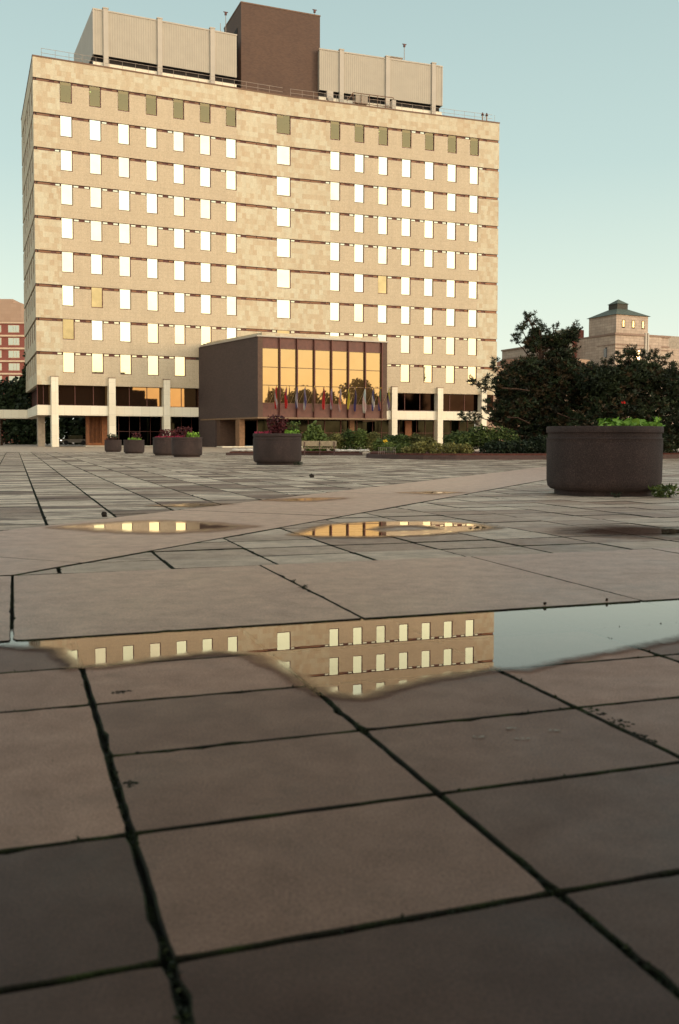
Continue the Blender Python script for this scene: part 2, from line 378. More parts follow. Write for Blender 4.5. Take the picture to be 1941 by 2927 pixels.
def slab(mb, poly, ztop, gap, tone, tilt=.0, bev=.0035):
    p = inset(poly, gap/2)
    if len(p) < 3 or area(p) < .004: return
    q = inset(p, bev)
    cx = sum(a[0] for a in p)/len(p); cy = sum(a[1] for a in p)/len(p)
    if cy < 13 and len(q) == len(p):
        pp = []
        for i in range(len(p)):
            a, b = p[i], p[(i+1) % len(p)]; l = math.hypot(b[0]-a[0], b[1]-a[1]); n = max(1, int(l/.045))
            for k in range(n):
                t = k/n; j = random.gauss(0, .0012) + (random.uniform(.003, .012) if random.random() < .05 else 0)
                x, y = a[0]+(b[0]-a[0])*t, a[1]+(b[1]-a[1])*t; d = math.hypot(cx-x, cy-y)+1e-6
                if k == 0: j = abs(j)+random.uniform(.001, .006)
                pp.append((x+(cx-x)/d*j, y+(cy-y)/d*j))
        p = pp; q = [(a[0]+(cx-a[0])/(math.hypot(cx-a[0], cy-a[1])+1e-6)*bev*1.3, a[1]+(cy-a[1])/(math.hypot(cx-a[0], cy-a[1])+1e-6)*bev*1.3) for a in p]
    tx, ty = random.uniform(-tilt, tilt), random.uniform(-tilt, tilt)
    zf = lambda a: ztop + (a[0]-cx)*tx + (a[1]-cy)*ty
    if len(q) == len(p):
        mb.poly([(a[0], a[1], zf(a)) for a in q], None, tone)
        for i in range(len(p)):
            j = (i+1) % len(p)
            mb.poly([(p[i][0], p[i][1], zf(p[i])-bev*.7), (p[j][0], p[j][1], zf(p[j])-bev*.7), (q[j][0], q[j][1], zf(q[j])), (q[i][0], q[i][1], zf(q[i]))], None, tone, 1)
    else: mb.poly([(a[0], a[1], zf(a)-bev*.7) for a in p], None, tone)
    for i in range(len(p)):
        j = (i+1) % len(p)
        mb.poly([(p[i][0], p[i][1], -.025), (p[j][0], p[j][1], -.025), (p[j][0], p[j][1], zf(p[j])-bev*.7), (p[i][0], p[i][1], zf(p[i])-bev*.7)], None, tone, 1)
def field(mb, dirU, dirV, u0, du, v0, dv, urange, vrange, planes, z_, gap, tilt, tonef, zj=.0, maxy=62.0, near=False):
    k0, k1 = math.floor((urange[0]-u0)/du), math.ceil((urange[1]-u0)/du)
    j0, j1 = math.floor((vrange[0]-v0)/dv), math.ceil((vrange[1]-v0)/dv)
    for j in range(j0, j1):
        for k in range(k0, k1):
            ua, ub, va, vb = u0+k*du, u0+(k+1)*du, v0+j*dv, v0+(j+1)*dv
            if near and k == -1:
                if j == -3: continue
                if j == -4: vb += dv
            pts = [(u*dirU[0]+v*dirV[0], u*dirU[1]+v*dirV[1]) for u, v in ((ua, va), (ub, va), (ub, vb), (ua, vb))]
            cx = sum(p[0] for p in pts)/4; cy = sum(p[1] for p in pts)/4
            if cy > maxy or cy < -3.5 or abs(cx) > .44*max(cy, 0)+5: continue
            if area(pts) < 0: pts.reverse()
            for a, b, c in planes:
                pts = clip(pts, a, b, c)
                if len(pts) < 3: break
            if len(pts) < 3: continue
            slab(mb, pts, z_+random.uniform(-zj, zj), gap, tonef(k, j, cx, cy), tilt)
rnd = lambda a, b: (lambda *q: random.uniform(a, b))
pl_v = lambda lo=None, hi=None: ([(-V[0], -V[1], -lo)] if lo is not None else []) + ([(V[0], V[1], hi)] if hi is not None else [])
pl_n = lambda lo=None, hi=None: ([(-NN[0], -NN[1], -lo)] if lo is not None else []) + ([(NN[0], NN[1], hi)] if hi is not None else [])
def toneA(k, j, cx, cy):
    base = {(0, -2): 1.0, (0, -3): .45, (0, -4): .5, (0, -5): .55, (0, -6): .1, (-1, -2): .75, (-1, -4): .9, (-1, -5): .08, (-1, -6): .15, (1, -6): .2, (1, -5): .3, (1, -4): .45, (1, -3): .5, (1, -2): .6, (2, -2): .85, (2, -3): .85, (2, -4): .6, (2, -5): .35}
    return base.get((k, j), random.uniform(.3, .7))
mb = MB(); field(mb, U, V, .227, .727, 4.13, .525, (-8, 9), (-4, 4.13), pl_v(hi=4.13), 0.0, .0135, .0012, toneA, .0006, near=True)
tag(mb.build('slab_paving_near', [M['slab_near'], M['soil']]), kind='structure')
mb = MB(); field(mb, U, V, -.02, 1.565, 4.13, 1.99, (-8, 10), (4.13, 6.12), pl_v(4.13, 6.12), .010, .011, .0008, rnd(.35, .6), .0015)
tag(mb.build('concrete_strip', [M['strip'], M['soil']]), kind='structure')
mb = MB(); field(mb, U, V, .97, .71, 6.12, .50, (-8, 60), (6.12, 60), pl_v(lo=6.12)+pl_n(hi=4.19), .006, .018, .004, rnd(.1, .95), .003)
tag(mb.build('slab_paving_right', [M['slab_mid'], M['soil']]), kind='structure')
mb = MB(); field(mb, TT, NN, 5.10, 4.34, 4.19, 2.13, (-4, 80), (4.19, 6.32), pl_v(lo=6.12)+pl_n(4.19, 6.32), .012, .012, .0008, rnd(.35, .65), .001)
tag(mb.build('diagonal_concrete_strip', [M['strip'], M['soil']]), kind='structure')
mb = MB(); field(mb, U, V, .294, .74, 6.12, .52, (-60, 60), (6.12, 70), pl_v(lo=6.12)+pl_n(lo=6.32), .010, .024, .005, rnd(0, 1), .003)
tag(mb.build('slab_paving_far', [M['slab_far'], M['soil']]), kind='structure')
# far pavement up to the buildings
mb = MB()
mb.box(W0, -46, 46, -130, -61.5, -.02, .004)
tag(mb.build('forecourt', M['far_paving']), kind='structure')

# ------------------------------------------------------------------ puddles
def puddle_mat():
    m, nt, b = mat('puddle_water'); nt.nodes.remove(b); o = nt.nodes['Material Output']
    pos = objpos(nt); tn = tone_out(nt)
    n = noise(nt, pos, 7, 4, .6); n2 = noise(nt, pos, 40, 3, .6)
    e = math_n(nt, 'ADD', tn, math_n(nt, 'ADD', math_n(nt, 'MULTIPLY', math_n(nt, 'SUBTRACT', n, .5), .42), math_n(nt, 'MULTIPLY', math_n(nt, 'SUBTRACT', n2, .5), .22)))
    wet = ramp(nt, e, [(.04, (0,)*3), (.20, (1,)*3)], 'LINEAR')
    film = ramp(nt, e, [(.14, (0,)*3), (.34, (.42,)*3), (.56, (1,)*3)], 'LINEAR')
    rg = ramp(nt, e, [(.12, (.24,)*3), (.40, (.13,)*3), (.58, (.03,)*3), (.66, (.0,)*3)], 'LINEAR')
    fres = N(nt, 'ShaderNodeFresnel'); fres.inputs['IOR'].default_value = 1.45
    gl_ = N(nt, 'ShaderNodeBsdfGlossy'); gl_.inputs[0].default_value = (1.0, .93, .88, 1); nt.links.new(rg, gl_.inputs['Roughness'])
    tr = N(nt, 'ShaderNodeBsdfTransparent'); nt.links.new(mix(nt, wet, (1.0, 1.0, 1.0), (.72, .68, .66)), tr.inputs[0])
    ms = N(nt, 'ShaderNodeMixShader'); nt.links.new(math_n(nt, 'MULTIPLY', film, math_n(nt, 'MULTIPLY', fres.outputs[0], 1.25), True), ms.inputs[0])
    nt.links.new(tr.outputs[0], ms.inputs[1]); nt.links.new(gl_.outputs[0], ms.inputs[2]); nt.links.new(ms.outputs[0], o.inputs[0])
    return m
M['puddle'] = puddle_mat()
def sd(p, poly):
    d = 1e9; inside = False; n = len(poly)
    for i in range(n):
        a, b = poly[i], poly[(i+1) % n]
        ex, ey = b[0]-a[0], b[1]-a[1]; wx, wy = p[0]-a[0], p[1]-a[1]
        t = max(0, min(1, (wx*ex+wy*ey)/(ex*ex+ey*ey+1e-12)))
        d = min(d, math.hypot(wx-ex*t, wy-ey*t))
        if (a[1] > p[1]) != (b[1] > p[1]) and p[0] < (b[0]-a[0])*(p[1]-a[1])/(b[1]-a[1])+a[0]: inside = not inside
    return d if inside else -d
def puddle(poly, z_, w, step, holes=(), vmax=None):
    xs = [p[0] for p in poly]; ys = [p[1] for p in poly]; pad = w*.6
    nx = int((max(xs)-min(xs)+2*pad)/step)+2; ny = int((max(ys)-min(ys)+2*pad)/step)+2
    x0 = min(xs)-pad; y0 = min(ys)-pad; idx = {}; verts = []; vals = []
    for i in range(nx):
        for j in range(ny):
            p = (x0+i*step, y0+j*step); d = sd(p, poly)
            for h in holes: d = min(d, -sd(p, h)+w*.2)
            if d > -w*.55: idx[i, j] = len(verts); verts.append((p[0], p[1], z_)); vals.append(max(0, min(1, .36+d/w*.75)))
    faces = [(idx[i, j], idx[i+1, j], idx[i+1, j+1], idx[i, j+1]) for (i, j) in idx if (i+1, j) in idx and (i+1, j+1) in idx and (i, j+1) in idx]
    me = bpy.data.meshes.new('puddle'); me.from_pydata(verts, [], faces); me.materials.append(M['puddle'])
    a = me.color_attributes.new('tone', 'FLOAT_COLOR', 'POINT'); a.data.foreach_set('color', [c for v in vals for c in (v, v, v, 1)])
    o = bpy.data.objects.new('puddle', me); col.objects.link(o); return tag(o, kind='structure')
main = [(-1.70, 3.76), (-1.37, 3.83), (-1.13, 3.76), (-.98, 3.46), (-.86, 3.50), (-.61, 3.66), (-.49, 3.73), (-.33, 3.66), (-.22, 3.47), (-.14, 3.29), (-.04, 3.12), (.07, 3.07),
        (.18, 3.18), (.33, 3.32), (.56, 3.45), (.70, 3.46), (.86, 3.60), (1.13, 3.78), (1.46, 4.02), (2.2, 4.45), (2.8, 4.9), (2.7, 5.7), (.76, 4.95), (.11, 4.72), (-1.41, 4.15), (-1.75, 3.85)]
puddle(main, .0045, .16, .025)
puddle([(-2.62, 8.95), (-2.34, 9.3), (-1.96, 9.6), (-1.48, 9.5), (-.95, 9.05), (-1.18, 8.7), (-1.55, 8.45), (-1.95, 8.5)], .0165, .55, .06)
puddle([(-.40, 8.30), (-.1, 9.31), (.34, 9.65), (.97, 9.7), (1.38, 9.4), (1.50, 8.99), (1.19, 8.7), (.75, 8.3), (.25, 8.12), (-.16, 8.15)], .0130, .30, .05,
       holes=[[(.20, 8.79), (.45, 9.25), (.80, 9.3), (1.0, 9.05), (.98, 8.75), (.70, 8.62), (.38, 8.55)]])
puddle([(1.05, 14.93), (1.52, 15.25), (1.85, 15.05), (1.45, 14.65)], .0165, .6, .06)
puddle([(2.25, 8.9), (2.75, 9.2), (3.35, 9.0), (3.7, 8.4), (2.92, 8.25), (2.44, 8.3), (2.15, 8.5)], .0130, .7, .06)
puddle([(-2.2, 11.9), (-1.9, 12.25), (-1.6, 12.15), (-1.85, 11.75)], .0165, .7, .06)
puddle([(-.9, 13.0), (-.5, 13.4), (-.1, 13.45), (-.5, 12.9)], .0165, .8, .06)

# ------------------------------------------------------------------ office tower
L2 = Vector((-33.0548, 103.4196)); M2 = Vector((-6.8021, 115.1327)); R2 = Vector((20.6357, 124.6697))
FL = Fr(L2, M2-L2); FR = Fr(M2, R2-M2); mdir = (R2-L2).normalized(); ain = Vector((-mdir.y, mdir.x))
DEP = 22.0
B2 = L2+ain*DEP; BR2 = R2+ain*DEP
FSL = Fr(B2, L2-B2)           # left side wall
FSR = Fr(R2, BR2-R2)          # right side wall
FBK = Fr(BR2, B2-BR2)
LEN_L = (M2-L2).length; LEN_R = (R2-M2).length
ZT, ZB, ZF, DZ = 41.875, 6.818, 39.72, 3.66
WH, SH = 2.28, .33
ZL = [ZF-DZ*i for i in range(9)]
tower = empty('office_tower', (M2.x, M2.y, 0), label='nine-storey pale limestone office tower with rows of bright reflecting windows and a bent front', cat='office building')
WL = [(2.78+3.128*k, 2.78+3.128*k+1.285) for k in range(7)]
WR = [(5.90+3.155*k, 5.90+3.155*k+1.29) for k in range(7)]
CL, CRr = 27.85, .87
def wing_wall(F, length, wins, mats_at, s_start=0.0, s_end=None, deep=.35, center=None, sideflat=False):
    """wall with openings; wins list of (s0,s1); center=(s0,s1) opening reaching the wing's end"""
    mb = MB(); s_end = length if s_end is None else s_end
    allw = sorted(wins+([center] if center else []))
    def run(z0, z1, segs):
        for a, b in segs:
            if b-a > 1e-4:
                for x, y, mi in mats_at(a, b): mb.box(F, x, y, -deep, 0, z0, z1, mi=mi)
    mb.box(F, s_start, s_end, -deep, 0, ZL[0], ZT, mi=1)
    for i in range(9):
        lo = ZL[i]-WH
        segs = []; p = s_start
        for a, b in allw:
            segs.append((p, a)); p = b
        if p < s_end: segs.append((p, s_end))
        run(lo, ZL[i]-SH, segs)
        run(ZL[i+1] if i < 8 else ZB, lo, [(s_start, s_end)])
    return mb
def zones(patch):
    def f(a, b):
        cuts = sorted(set([a, b]+[c for z in patch for c in z if a < c < b])); out = []
        for x, y in zip(cuts[:-1], cuts[1:]):
            m_ = (x+y)/2; out.append((x, y, 1 if any(z0 < m_ < z1 for z0, z1 in patch) else 0))
        return out
    return f
stone = [M['stone_fine'], M['stone_patch']]
wing_wall(FL, LEN_L, WL, zones([(0, 2.78), (22.83, 30)]), center=(CL, LEN_L+.001)).build('wall', stone, tower)
wing_wall(FR, LEN_R, WR, zones([(0, 5.9), (26.1, 30)]), center=(-.001, CRr)).build('wall', stone, tower)
WS = [(DEP-2.2-3.6*k-1.2, DEP-2.2-3.6*k) for k in range(5)][::-1]
wing_wall(FSL, DEP, WS, zones([(-1, 30)]), s_end=DEP-.35).build('side_wall', stone, tower)
mb = MB(); mb.box(FSR, .35, DEP, -.35, 0, ZB, ZT); mb.box(FBK, .35, (B2-BR2).length-.35, -.35, 0, 4.02, ZT); mb.build('side_wall', M['stone_patch'], tower)
# roof and soffit slabs
pl = [tuple(FL.p(.36, -.36, 0))[:2], tuple(FL.p(LEN_L, -.36, 0))[:2], tuple(FR.p(LEN_R-.36, -.36, 0))[:2], tuple((BR2-ain*.36-mdir*.36)), tuple((B2-ain*.36+mdir*.36))]
MB().prism(pl, ZT-1.0, ZT-.6).build('roof', M['concrete_grey'], tower)
MB().prism(pl, ZB+.05, ZB+.35).build('soffit', M['soffit'], tower)
# coping line
mb = MB(); mb.box(FL, -.05, LEN_L, -.45, .05, ZT, ZT+.16); mb.box(FR, 0, LEN_R+.05, -.45, .05, ZT, ZT+.16); mb.box(FSL, 0, DEP-.5, -.45, .05, ZT, ZT+.16)
mb.build('coping', M['coping'], tower)
# slot bands with their small panes
NSP = 0; SREST = MB()
BR = {0: 1, 1: 1, 2: 1, 3: 0, 4: 0, 5: 1, 6: 1, 7: 0, 8: 0}
def slots(F, gaps, i, wing_i):
    global NSP; b = MB(); plist = []; zt = ZL[i]; zb = zt-SH
    rnd_ = random.Random(i*7+wing_i)
    b.box(F, gaps[0][0], gaps[-1][1] if wing_i else LEN_L, -.34, -.20, zb, zt)
    for (a, c, kind) in gaps:
        if kind == 'g': lay = [(.10, .26, 's'), (.74, .90, 's')]
        elif kind == 'l': lay = [(.03, .60, 'l'), (.80, .96, 's')]
        elif kind == 'r': lay = [(.04, .20, 's'), (.40, .96, 'l')]
        else: lay = [(.015, .10, 's'), (.235, .49, 'l'), (.505, .765, 'l'), (.895, .985, 's')]
        if kind == 'g': lay = [(.05, .32, 's'), (.68, .95, 's')]
        for x, y, t in lay:
            dull = BR[i] if t == 's' else 1
            if t == 's' and rnd_.random() < .12: dull = 1-dull
            w = c-a
            b.box(F, a+w*x-.03, a+w*y+.03, -.21, -.10, zb+.055, zb+.075); b.box(F, a+w*x-.03, a+w*y+.03, -.21, -.10, zt-.075, zt-.055)
            plist.append((a+w*x, a+w*y, dull))
    o = b.build('slot_band', M['bronze'], tower)
    for (x, y, dull) in plist:
        if NSP < 100:
            p = MB(); p.box(F, x, y, -.20, -.12, zb+.08, zt-.08); p.build('slot_pane', M['glass_slotdull'] if dull else M['glass_slot'], o); NSP += 1
        else: SREST.box(F, x, y, -.20, -.12, zb+.08, zt-.08, mi=dull)
for i in range(9):
    gl_ = [(0.02, WL[0][0], 'l')]+[(WL[k][1], WL[k+1][0], 'g') for k in range(6)]+[(WL[6][1], CL, 'c')]
    gr_ = [(CRr, WR[0][0], 'c')]+[(WR[k][1], WR[k+1][0], 'g') for k in range(6)]+[(WR[6][1], LEN_R-.02, 'r')]
    slots(FL, gl_, i, 0)
for i in range(9): slots(FR, [(CRr, WR[0][0], 'c')]+[(WR[k][1], WR[k+1][0], 'g') for k in range(6)]+[(WR[6][1], LEN_R-.02, 'r')], i, 1)
tag(SREST.build('slot_pane', [M['glass_slot'], M['glass_slotdull']], tower), kind='stuff')
mb = MB()
for i in range(9): mb.box(FSL, .02, DEP-.02, -.33, -.22, ZL[i]-SH, ZL[i])
mb.build('side_slot_band', M['dark'], tower)
# windows
def window_mb(F, a, b, z0, z1, fr, pn, mi=0, j=0.0):
    t = .075
    fr.box(F, a, a+t*.6, -.30, -.03, z0, z1); fr.box(F, b-t, b, -.30, .004, z0, z1)
    fr.box(F, a+t*.6, b-t, -.30, .004, z0, z0+t); fr.box(F, a+t*.6, b-t, -.30, -.06, z1-.04, z1)
    zz = [(a+t*.6, z0+t), (b-t, z0+t), (b-t, z1-.04), (a+t*.6, z1-.04)]
    pn.poly([F.p(s_, -.10+random.uniform(-j, j), z_) for s_, z_ in zz], [(0, 0), (1, 0), (1, 1), (0, 1)], .5, mi)
PVAR = [mirror('coated_window_glass_%s' % n_, c_, .02, .0, .10) for n_, c_ in (('cool', (.43, .48, .42)), ('pale', (.40, .42, .33)), ('cream', (.41, .40, .315)))]
PM = [M['glass_up'], M['glass_low'], M['glass_yellow'], M['smoked'], M['glass_side']]
cwin = Fr((FL.p(CL, 0, 0).x, FL.p(CL, 0, 0).y), (FR.p(CRr, 0, 0)-FL.p(CL, 0, 0)).to_2d()); CWL = (FR.p(CRr, 0, 0)-FL.p(CL, 0, 0)).length
yellow = {('L', 7, 0), ('L', 6, 1), ('R', 5, 2), ('C', 7, 0)}
lst = []
for i in range(9):
    for k in range(7):
        if not (i == 8 and k >= 5): lst.append(('L', i, k, FL, WL[k]))
    if i < 8: lst.append(('C', i, 0, cwin, (0, CWL)))
    for k in range(7):
        if not (i == 8 and k < 3): lst.append(('R', i, k, FR, WR[k]))
rest = [x for x in lst if x[0] == 'R' and x[2] >= 3 and x[1] >= 1]; main_w = [x for x in lst if x not in rest]
while len(main_w) > 100: rest.append(main_w.pop([n for n, x in enumerate(main_w) if x[0] == 'R' and x[1] > 0][-1]))
def pane_kind(w):
    if (w[0], w[1], w[2]) in yellow: return 2
    if w[1] == 0: return 3
    return 1 if w[1] >= 7 else 0
for w in main_w:
    f_, p_ = MB(), MB(); window_mb(w[3], w[4][0], w[4][1], ZL[w[1]]-WH, ZL[w[1]], f_, p_, 0, .0015)
    pk_ = PM[pane_kind(w)]
    if pane_kind(w) in (0, 1) and random.random() < .55: pk_ = random.choice(PVAR)
    o = f_.build('window', M['bronze'], tower); q = p_.build('pane', pk_, o)
    if w[1] == 0: tag(o, label='smoky olive window of the top row')
f_, p_ = MB(), MB()
for w in rest: window_mb(w[3], w[4][0], w[4][1], ZL[w[1]]-WH, ZL[w[1]], f_, p_, pane_kind(w), .0015)
o = f_.build('window', M['bronze'], tower); tag(o, kind='stuff'); p_.build('pane', PM, o)
f_, p_ = MB(), MB()
for i in range(9):
    for a, b in WS: window_mb(FSL, a, b, ZL[i]-WH, ZL[i]-.33, f_, p_, 4)
o = f_.build('side_windows', M['bronze'], tower); p_.build('pane', PM, o)
# room behind the smoked windows and its ceiling lights
mb = MB(); mb.box(FL, 1, LEN_L-.5, -3.2, -3.0, ZL[0]-3, ZL[0]+.3); mb.box(FR, .5, LEN_R-1, -3.2, -3.0, ZL[0]-3, ZL[0]+.3)
mb.box(FL, 1, LEN_L-.5, -3.0, -.5, ZL[0]+.05, ZL[0]+.2); mb.box(FR, .5, LEN_R-1, -3.0, -.5, ZL[0]+.05, ZL[0]+.2)
mb.build('inner_wall', simple('office_interior', (.10, .075, .045), .9), tower)
for F, s0, o0 in ((FL, 5.55, -1.1), (FL, 5.55, -2.0), (FL, 8.5, -1.8), (FR, 12.0, -1.0), (FR, 12.4, -2.2), (FR, 15.0, -1.2)):
    mb = MB(); mb.box(F, s0, s0+.75, o0-.22, o0, ZL[0]-.02-.3, ZL[0]+.04-.3); mb.build('ceiling_light', M['tube_light'], tower)
# bronze glass band, ledge, columns
SE = 18.25
def band(F, s0, s1, m, o_=-.75, step=2.05, parts=True):
    mb = MB(); mb.box(F, s0, s1, o_-.1, o_, 4.60, ZB+.02); g = mb.build('band_glass', m, tower)
    fr = MB(); n = max(1, round((s1-s0)/step)); d = (s1-s0)/n
    for k in range(n+1): fr.box(F, s0+k*d-.035, s0+k*d+.035, o_, o_+.07, 4.62, ZB)
    fr.box(F, s0, s1, o_, o_+.05, 4.58, 4.66); fr.build('band_mullions', M['bronze'], tower)
band(FL, .1, SE, M['glass_band']); band(FR, 12.0, LEN_R-.1, M['glass_right']); band(FSL, .2, DEP-.8, M['dark'])
mb = MB(); mb.box(FL, .0, SE-.15, -1.3, .02, 3.49, 4.58); mb.build('ledge', M['stone_pale'], tower)
mb = MB(); mb.box(FR, 12.3, LEN_R, -1.3, .02, 3.44, 4.54); mb.build('ledge', M['stone_pale'], tower)
mb = MB(); mb.box(FSL, 0, DEP-1.31, -1.3, .0, 3.49, 4.58); mb.build('side_ledge', M['stone_pale'], tower)
pls = [tuple(FL.p(1.32, -1.32, 0))[:2], tuple(FL.p(LEN_L, -1.32, 0))[:2], tuple(FR.p(LEN_R-.36, -1.32, 0))[:2], tuple((BR2-ain*.4-mdir*.4)), tuple((B2-ain*.4+mdir*1.5))]
MB().prism(pls, 3.75, 4.0).build('lower_soffit', M['soffit'], tower)
for F, s0, z1 in ((FL, 1.83, 7.68), (FL, 8.06, 7.68), (FL, 14.28, 7.68), (FR, 14.43, 7.52), (FR, 20.78, 7.52), (FR, 27.06, 7.52)):
    mb = MB(); mb.box(F, s0-.37, s0+.37, -.75, .40, -.25, z1); o = mb.build('column', M['stone_pale'], tower)
    c = MB(); c.box(F, s0-.40, s0+.40, -.02, .43, z1, z1+.07); c.build('cap', M['coping'], o)
for F, s0, o0 in ((FL, 1.05, -6), (FL, 14, -9), (FR, 19.6, -5.5)):
    mb = MB(); mb.box(F, s0-.4, s0+.4, o0-.5, o0+.4, 0, 3.74); mb.build('inner_column', M['concrete_grey'], tower)
# ground floor: timber portal and dark glazing
mb = MB(); mb.box(FL, 8.25, LEN_L-1, -4.3, -4.1, .12, 3.74); mb.box(FR, 1, 28, -4.3, -4.1, .12, 3.74); mb.build('lobby_glass', M['glass_dark'], tower)
mb = MB()
for k in range(9): mb.box(FL, 8.3+k*1.25, 8.36+k*1.25, -4.1, -4.0, .12, 3.74)
for k in range(12): mb.box(FR, 13.1+k*1.25, 13.16+k*1.25, -4.1, -4.0, .12, 3.74)
mb.box(FL, 8.3, 18.5, -4.1, -4.03, 1.75, 1.81); mb.box(FR, 13, 28, -4.1, -4.03, 1.75, 1.81)
mb.build('lobby_mullions', M['bronze'], tower)
mb = MB(); mb.box(FL, 15.2-.0, 15.75, -4.05, -3.75, .1, 3.70, 0.8); mb.build('curtain', simple('olive_curtain', (.14, .15, .05), .8), tower)
portal = MB()
portal.box(FL, 5.8, 6.15, -4.3, -3.8, .12, 3.74); portal.box(FL, 7.55, 8.24, -4.3, -3.8, .12, 3.74); portal.box(FL, 6.15, 7.55, -4.3, -3.8, .12, .42)
po = portal.build('wood_portal', M['wood'], tower)
mb = MB()
for k in range(9): mb.box(FL, 6.20+k*.15, 6.26+k*.15, -4.05, -3.9, .42, 3.70)
mb.build('slats', M['wood'], po)
mb = MB(); mb.box(FL, 6.15, 7.55, -4.29, -4.2, .42, 3.74); mb.build('backing', M['dark'], po)
mb = MB(); mb.box(FL, 5.6, 18.2, -4.6, -3.2, .005, .11); mb.box(FR, 12, 28, -4.6, -3.2, .005, .11); mb.build('step', M['stone_pale'], tower)
mb = MB(); mb.box(FR, 17.6, 18.5, -3.9, -3.6, .12, 3.4); mb.build('wood_panel', M['wood'], tower)
# roof railing
mb = MB()
for F, ln in ((FL, LEN_L), (FR, LEN_R)):
    n = int(ln/1.45)
    for k in range(1, n+1): mb.tube(F.p(k*1.45-.5, -.30, ZT+.1), F.p(k*1.45-.5, -.30, ZT+1.1), .022, n=4)
    for zz in (.62, 1.1): mb.tube(F.p(.9, -.30, ZT+zz), F.p(ln-.9 if F is FR else ln, -.30, ZT+zz), .022, n=4)
mb.build('roof_railing', M['galv'], tower)

# penthouses
def corrug(mb, F, s0, s1, o, z0, z1, pitch=.27, d=.012):
    n = int((s1-s0)/pitch); p = (s1-s0)/n
    for k in range(n):
        a = s0+k*p; pts = [(a, o), (a+p*.30, o), (a+p*.42, o-d), (a+p*.88, o-d), (a+p, o)]
        for (x0, y0), (x1, y1) in zip(pts[:-1], pts[1:]):
            mb.poly([F.p(x0, y0, z0), F.p(x1, y1, z0), F.p(x1, y1, z1), F.p(x0, y0, z1)])
def penthouse(F, s0, s1, pil, left):
    root = MB(); o_ = -2.5; dep = 14.0
    corrug(root, F, s0, s1, o_, 44.15, 49.12)
    root.box(F, s0+.02, s1-.02, o_-dep, o_-.06, 44.15, 49.05)
    p = root.build('penthouse', M['white_siding'], tower)
    t = MB()
    t.box(F, s0-.04, s1+.04, o_-.3, o_+.06, 49.05, 49.20)
    t.box(F, s0-.04, s0+.08, o_-dep, o_+.04, 44.13, 49.18) if left else t.box(F, s1-.08, s1+.04, o_-dep, o_+.04, 44.13, 49.18)
    t.build('trim', M['white_trim'], p)
    for s_ in pil:
        c = MB(); c.box(F, s_-.27, s_+.27, o_-.3, o_+.19, ZT-.6, 49.30); c.box(F, s_-.33, s_+.33, o_-.3, o_+.24, 49.30, 49.42); c.build('pilaster', M['white_trim'], p)
    c = MB(); c.box(F, s0, s1, o_-.55, o_-.15, ZT-.6, 43.42); c.build('kerb_wall', M['stone_pale'], p)
    c = MB(); c.box(F, s0+.12, s1-.12, o_-6, o_-.62, ZT-.6, 44.12); c.box(F, s0+.1, s1-.1, o_-6, o_-.02, 44.125, 44.147); c.build('plinth', M['dark'], p)  # thin dark sheet on top paints in the shade under the penthouse
penthouse(FL, 6.85, 23.7, (8.23, 14.39, 20.67), True)
penthouse(FR, 5.3, 22.03, (8.17, 14.37, 20.76), False)
FM = Fr(M2, mdir)
mb = MB(); mb.box(FM, -4.4, 5.74, -11.0, -3.0, ZT-.6, 53.35); st = mb.build('stair_tower', M['brick_dark'], tower)
mb = MB(); mb.box(FM, -4.45, 5.79, -11.05, -2.95, 53.35, 53.5); mb.build('coping', M['coping'], st)
mb = MB(); mb.box(FM, -4.45, -4.36, -6.2, -4.6, 46.5, 51.0); mb.build('louvre', M['dark'], st)
# rooftop bits
def antenna(F, s_, o_, z0, z1, label, head=True):
    e = empty('antenna', tuple(F.p(s_, o_, z0)), label=label, cat='antenna', group='antennas on the tower roof')
    mb = MB(); mb.tube(F.p(s_, o_, z0), F.p(s_, o_, z1), .05, .035, 6); mb.build('mast', M['galv'], e)
    if head:
        mb = MB(); mb.box(F, s_-.28, s_+.28, o_-.05, o_+.05, z1-.05, z1+.03); mb.box(F, s_-.12, s_+.12, o_-.12, o_+.12, z1-.35, z1-.05); mb.build('sensor_head', M['bronze'], e)
antenna(FR, 17.3, -4.0, 49.1, 51.9, 'slim mast with a small head above the right white penthouse', True)
antenna(FM, -5.9, -4.5, 49.1, 52.6, 'thin aerial just left of the brown brick roof block', True)
antenna(FM, 5.2, -3.5, 53.5, 54.3, 'short crooked aerial on the right edge of the brown brick roof block', True)
antenna(FL, 22.0, -3.5, 49.1, 50.6, 'small bent aerial on the left white penthouse beside the brown block', False)
e = empty('vent_unit', tuple(FR.p(15.5, -5, 49.1)), label='long grey vent box on top of the right white penthouse', cat='vent')
mb = MB(); mb.box(FR, 14.8, 17.0, -6, -4, 49.06, 50.0); mb.build('casing', M['galv'], e)
mb = MB(); mb.box(FR, 14.7, 17.1, -6.1, -3.9, 50.0, 50.12); mb.build('lid', M['concrete_grey'], e)
e = empty('maintenance_gantry', tuple(FR.p(9, -1.2, ZT)), label='steel maintenance gantry with guard rails on the roof edge before the right penthouse', cat='gantry')
mb = MB()
for zz in (ZT+.7, ZT+1.9): mb.tube(FR.p(9.2, -1.0, zz), FR.p(14.6, -1.0, zz), .05, n=6)
mb.tube(FR.p(8.4, -1.0, ZT+.8), FR.p(9.2, -1.0, ZT+1.9), .06, n=6)
for k in range(6): mb.tube(FR.p(9.2+k*1.08, -1.0, ZT), FR.p(9.2+k*1.08, -1.0, ZT+1.9), .045, n=6)
mb.build('frame', M['coping'], e)
mb = MB(); mb.box(FR, 9.6, 11.2, -1.7, -1.1, ZT+.8, ZT+1.7); mb.build('winch', M['concrete_grey'], e)
mb = MB(); mb.box(FR, 14.4, 14.9, -1.8, -.9, ZT, ZT+1.6); mb.build('post', M['white_trim'], e)
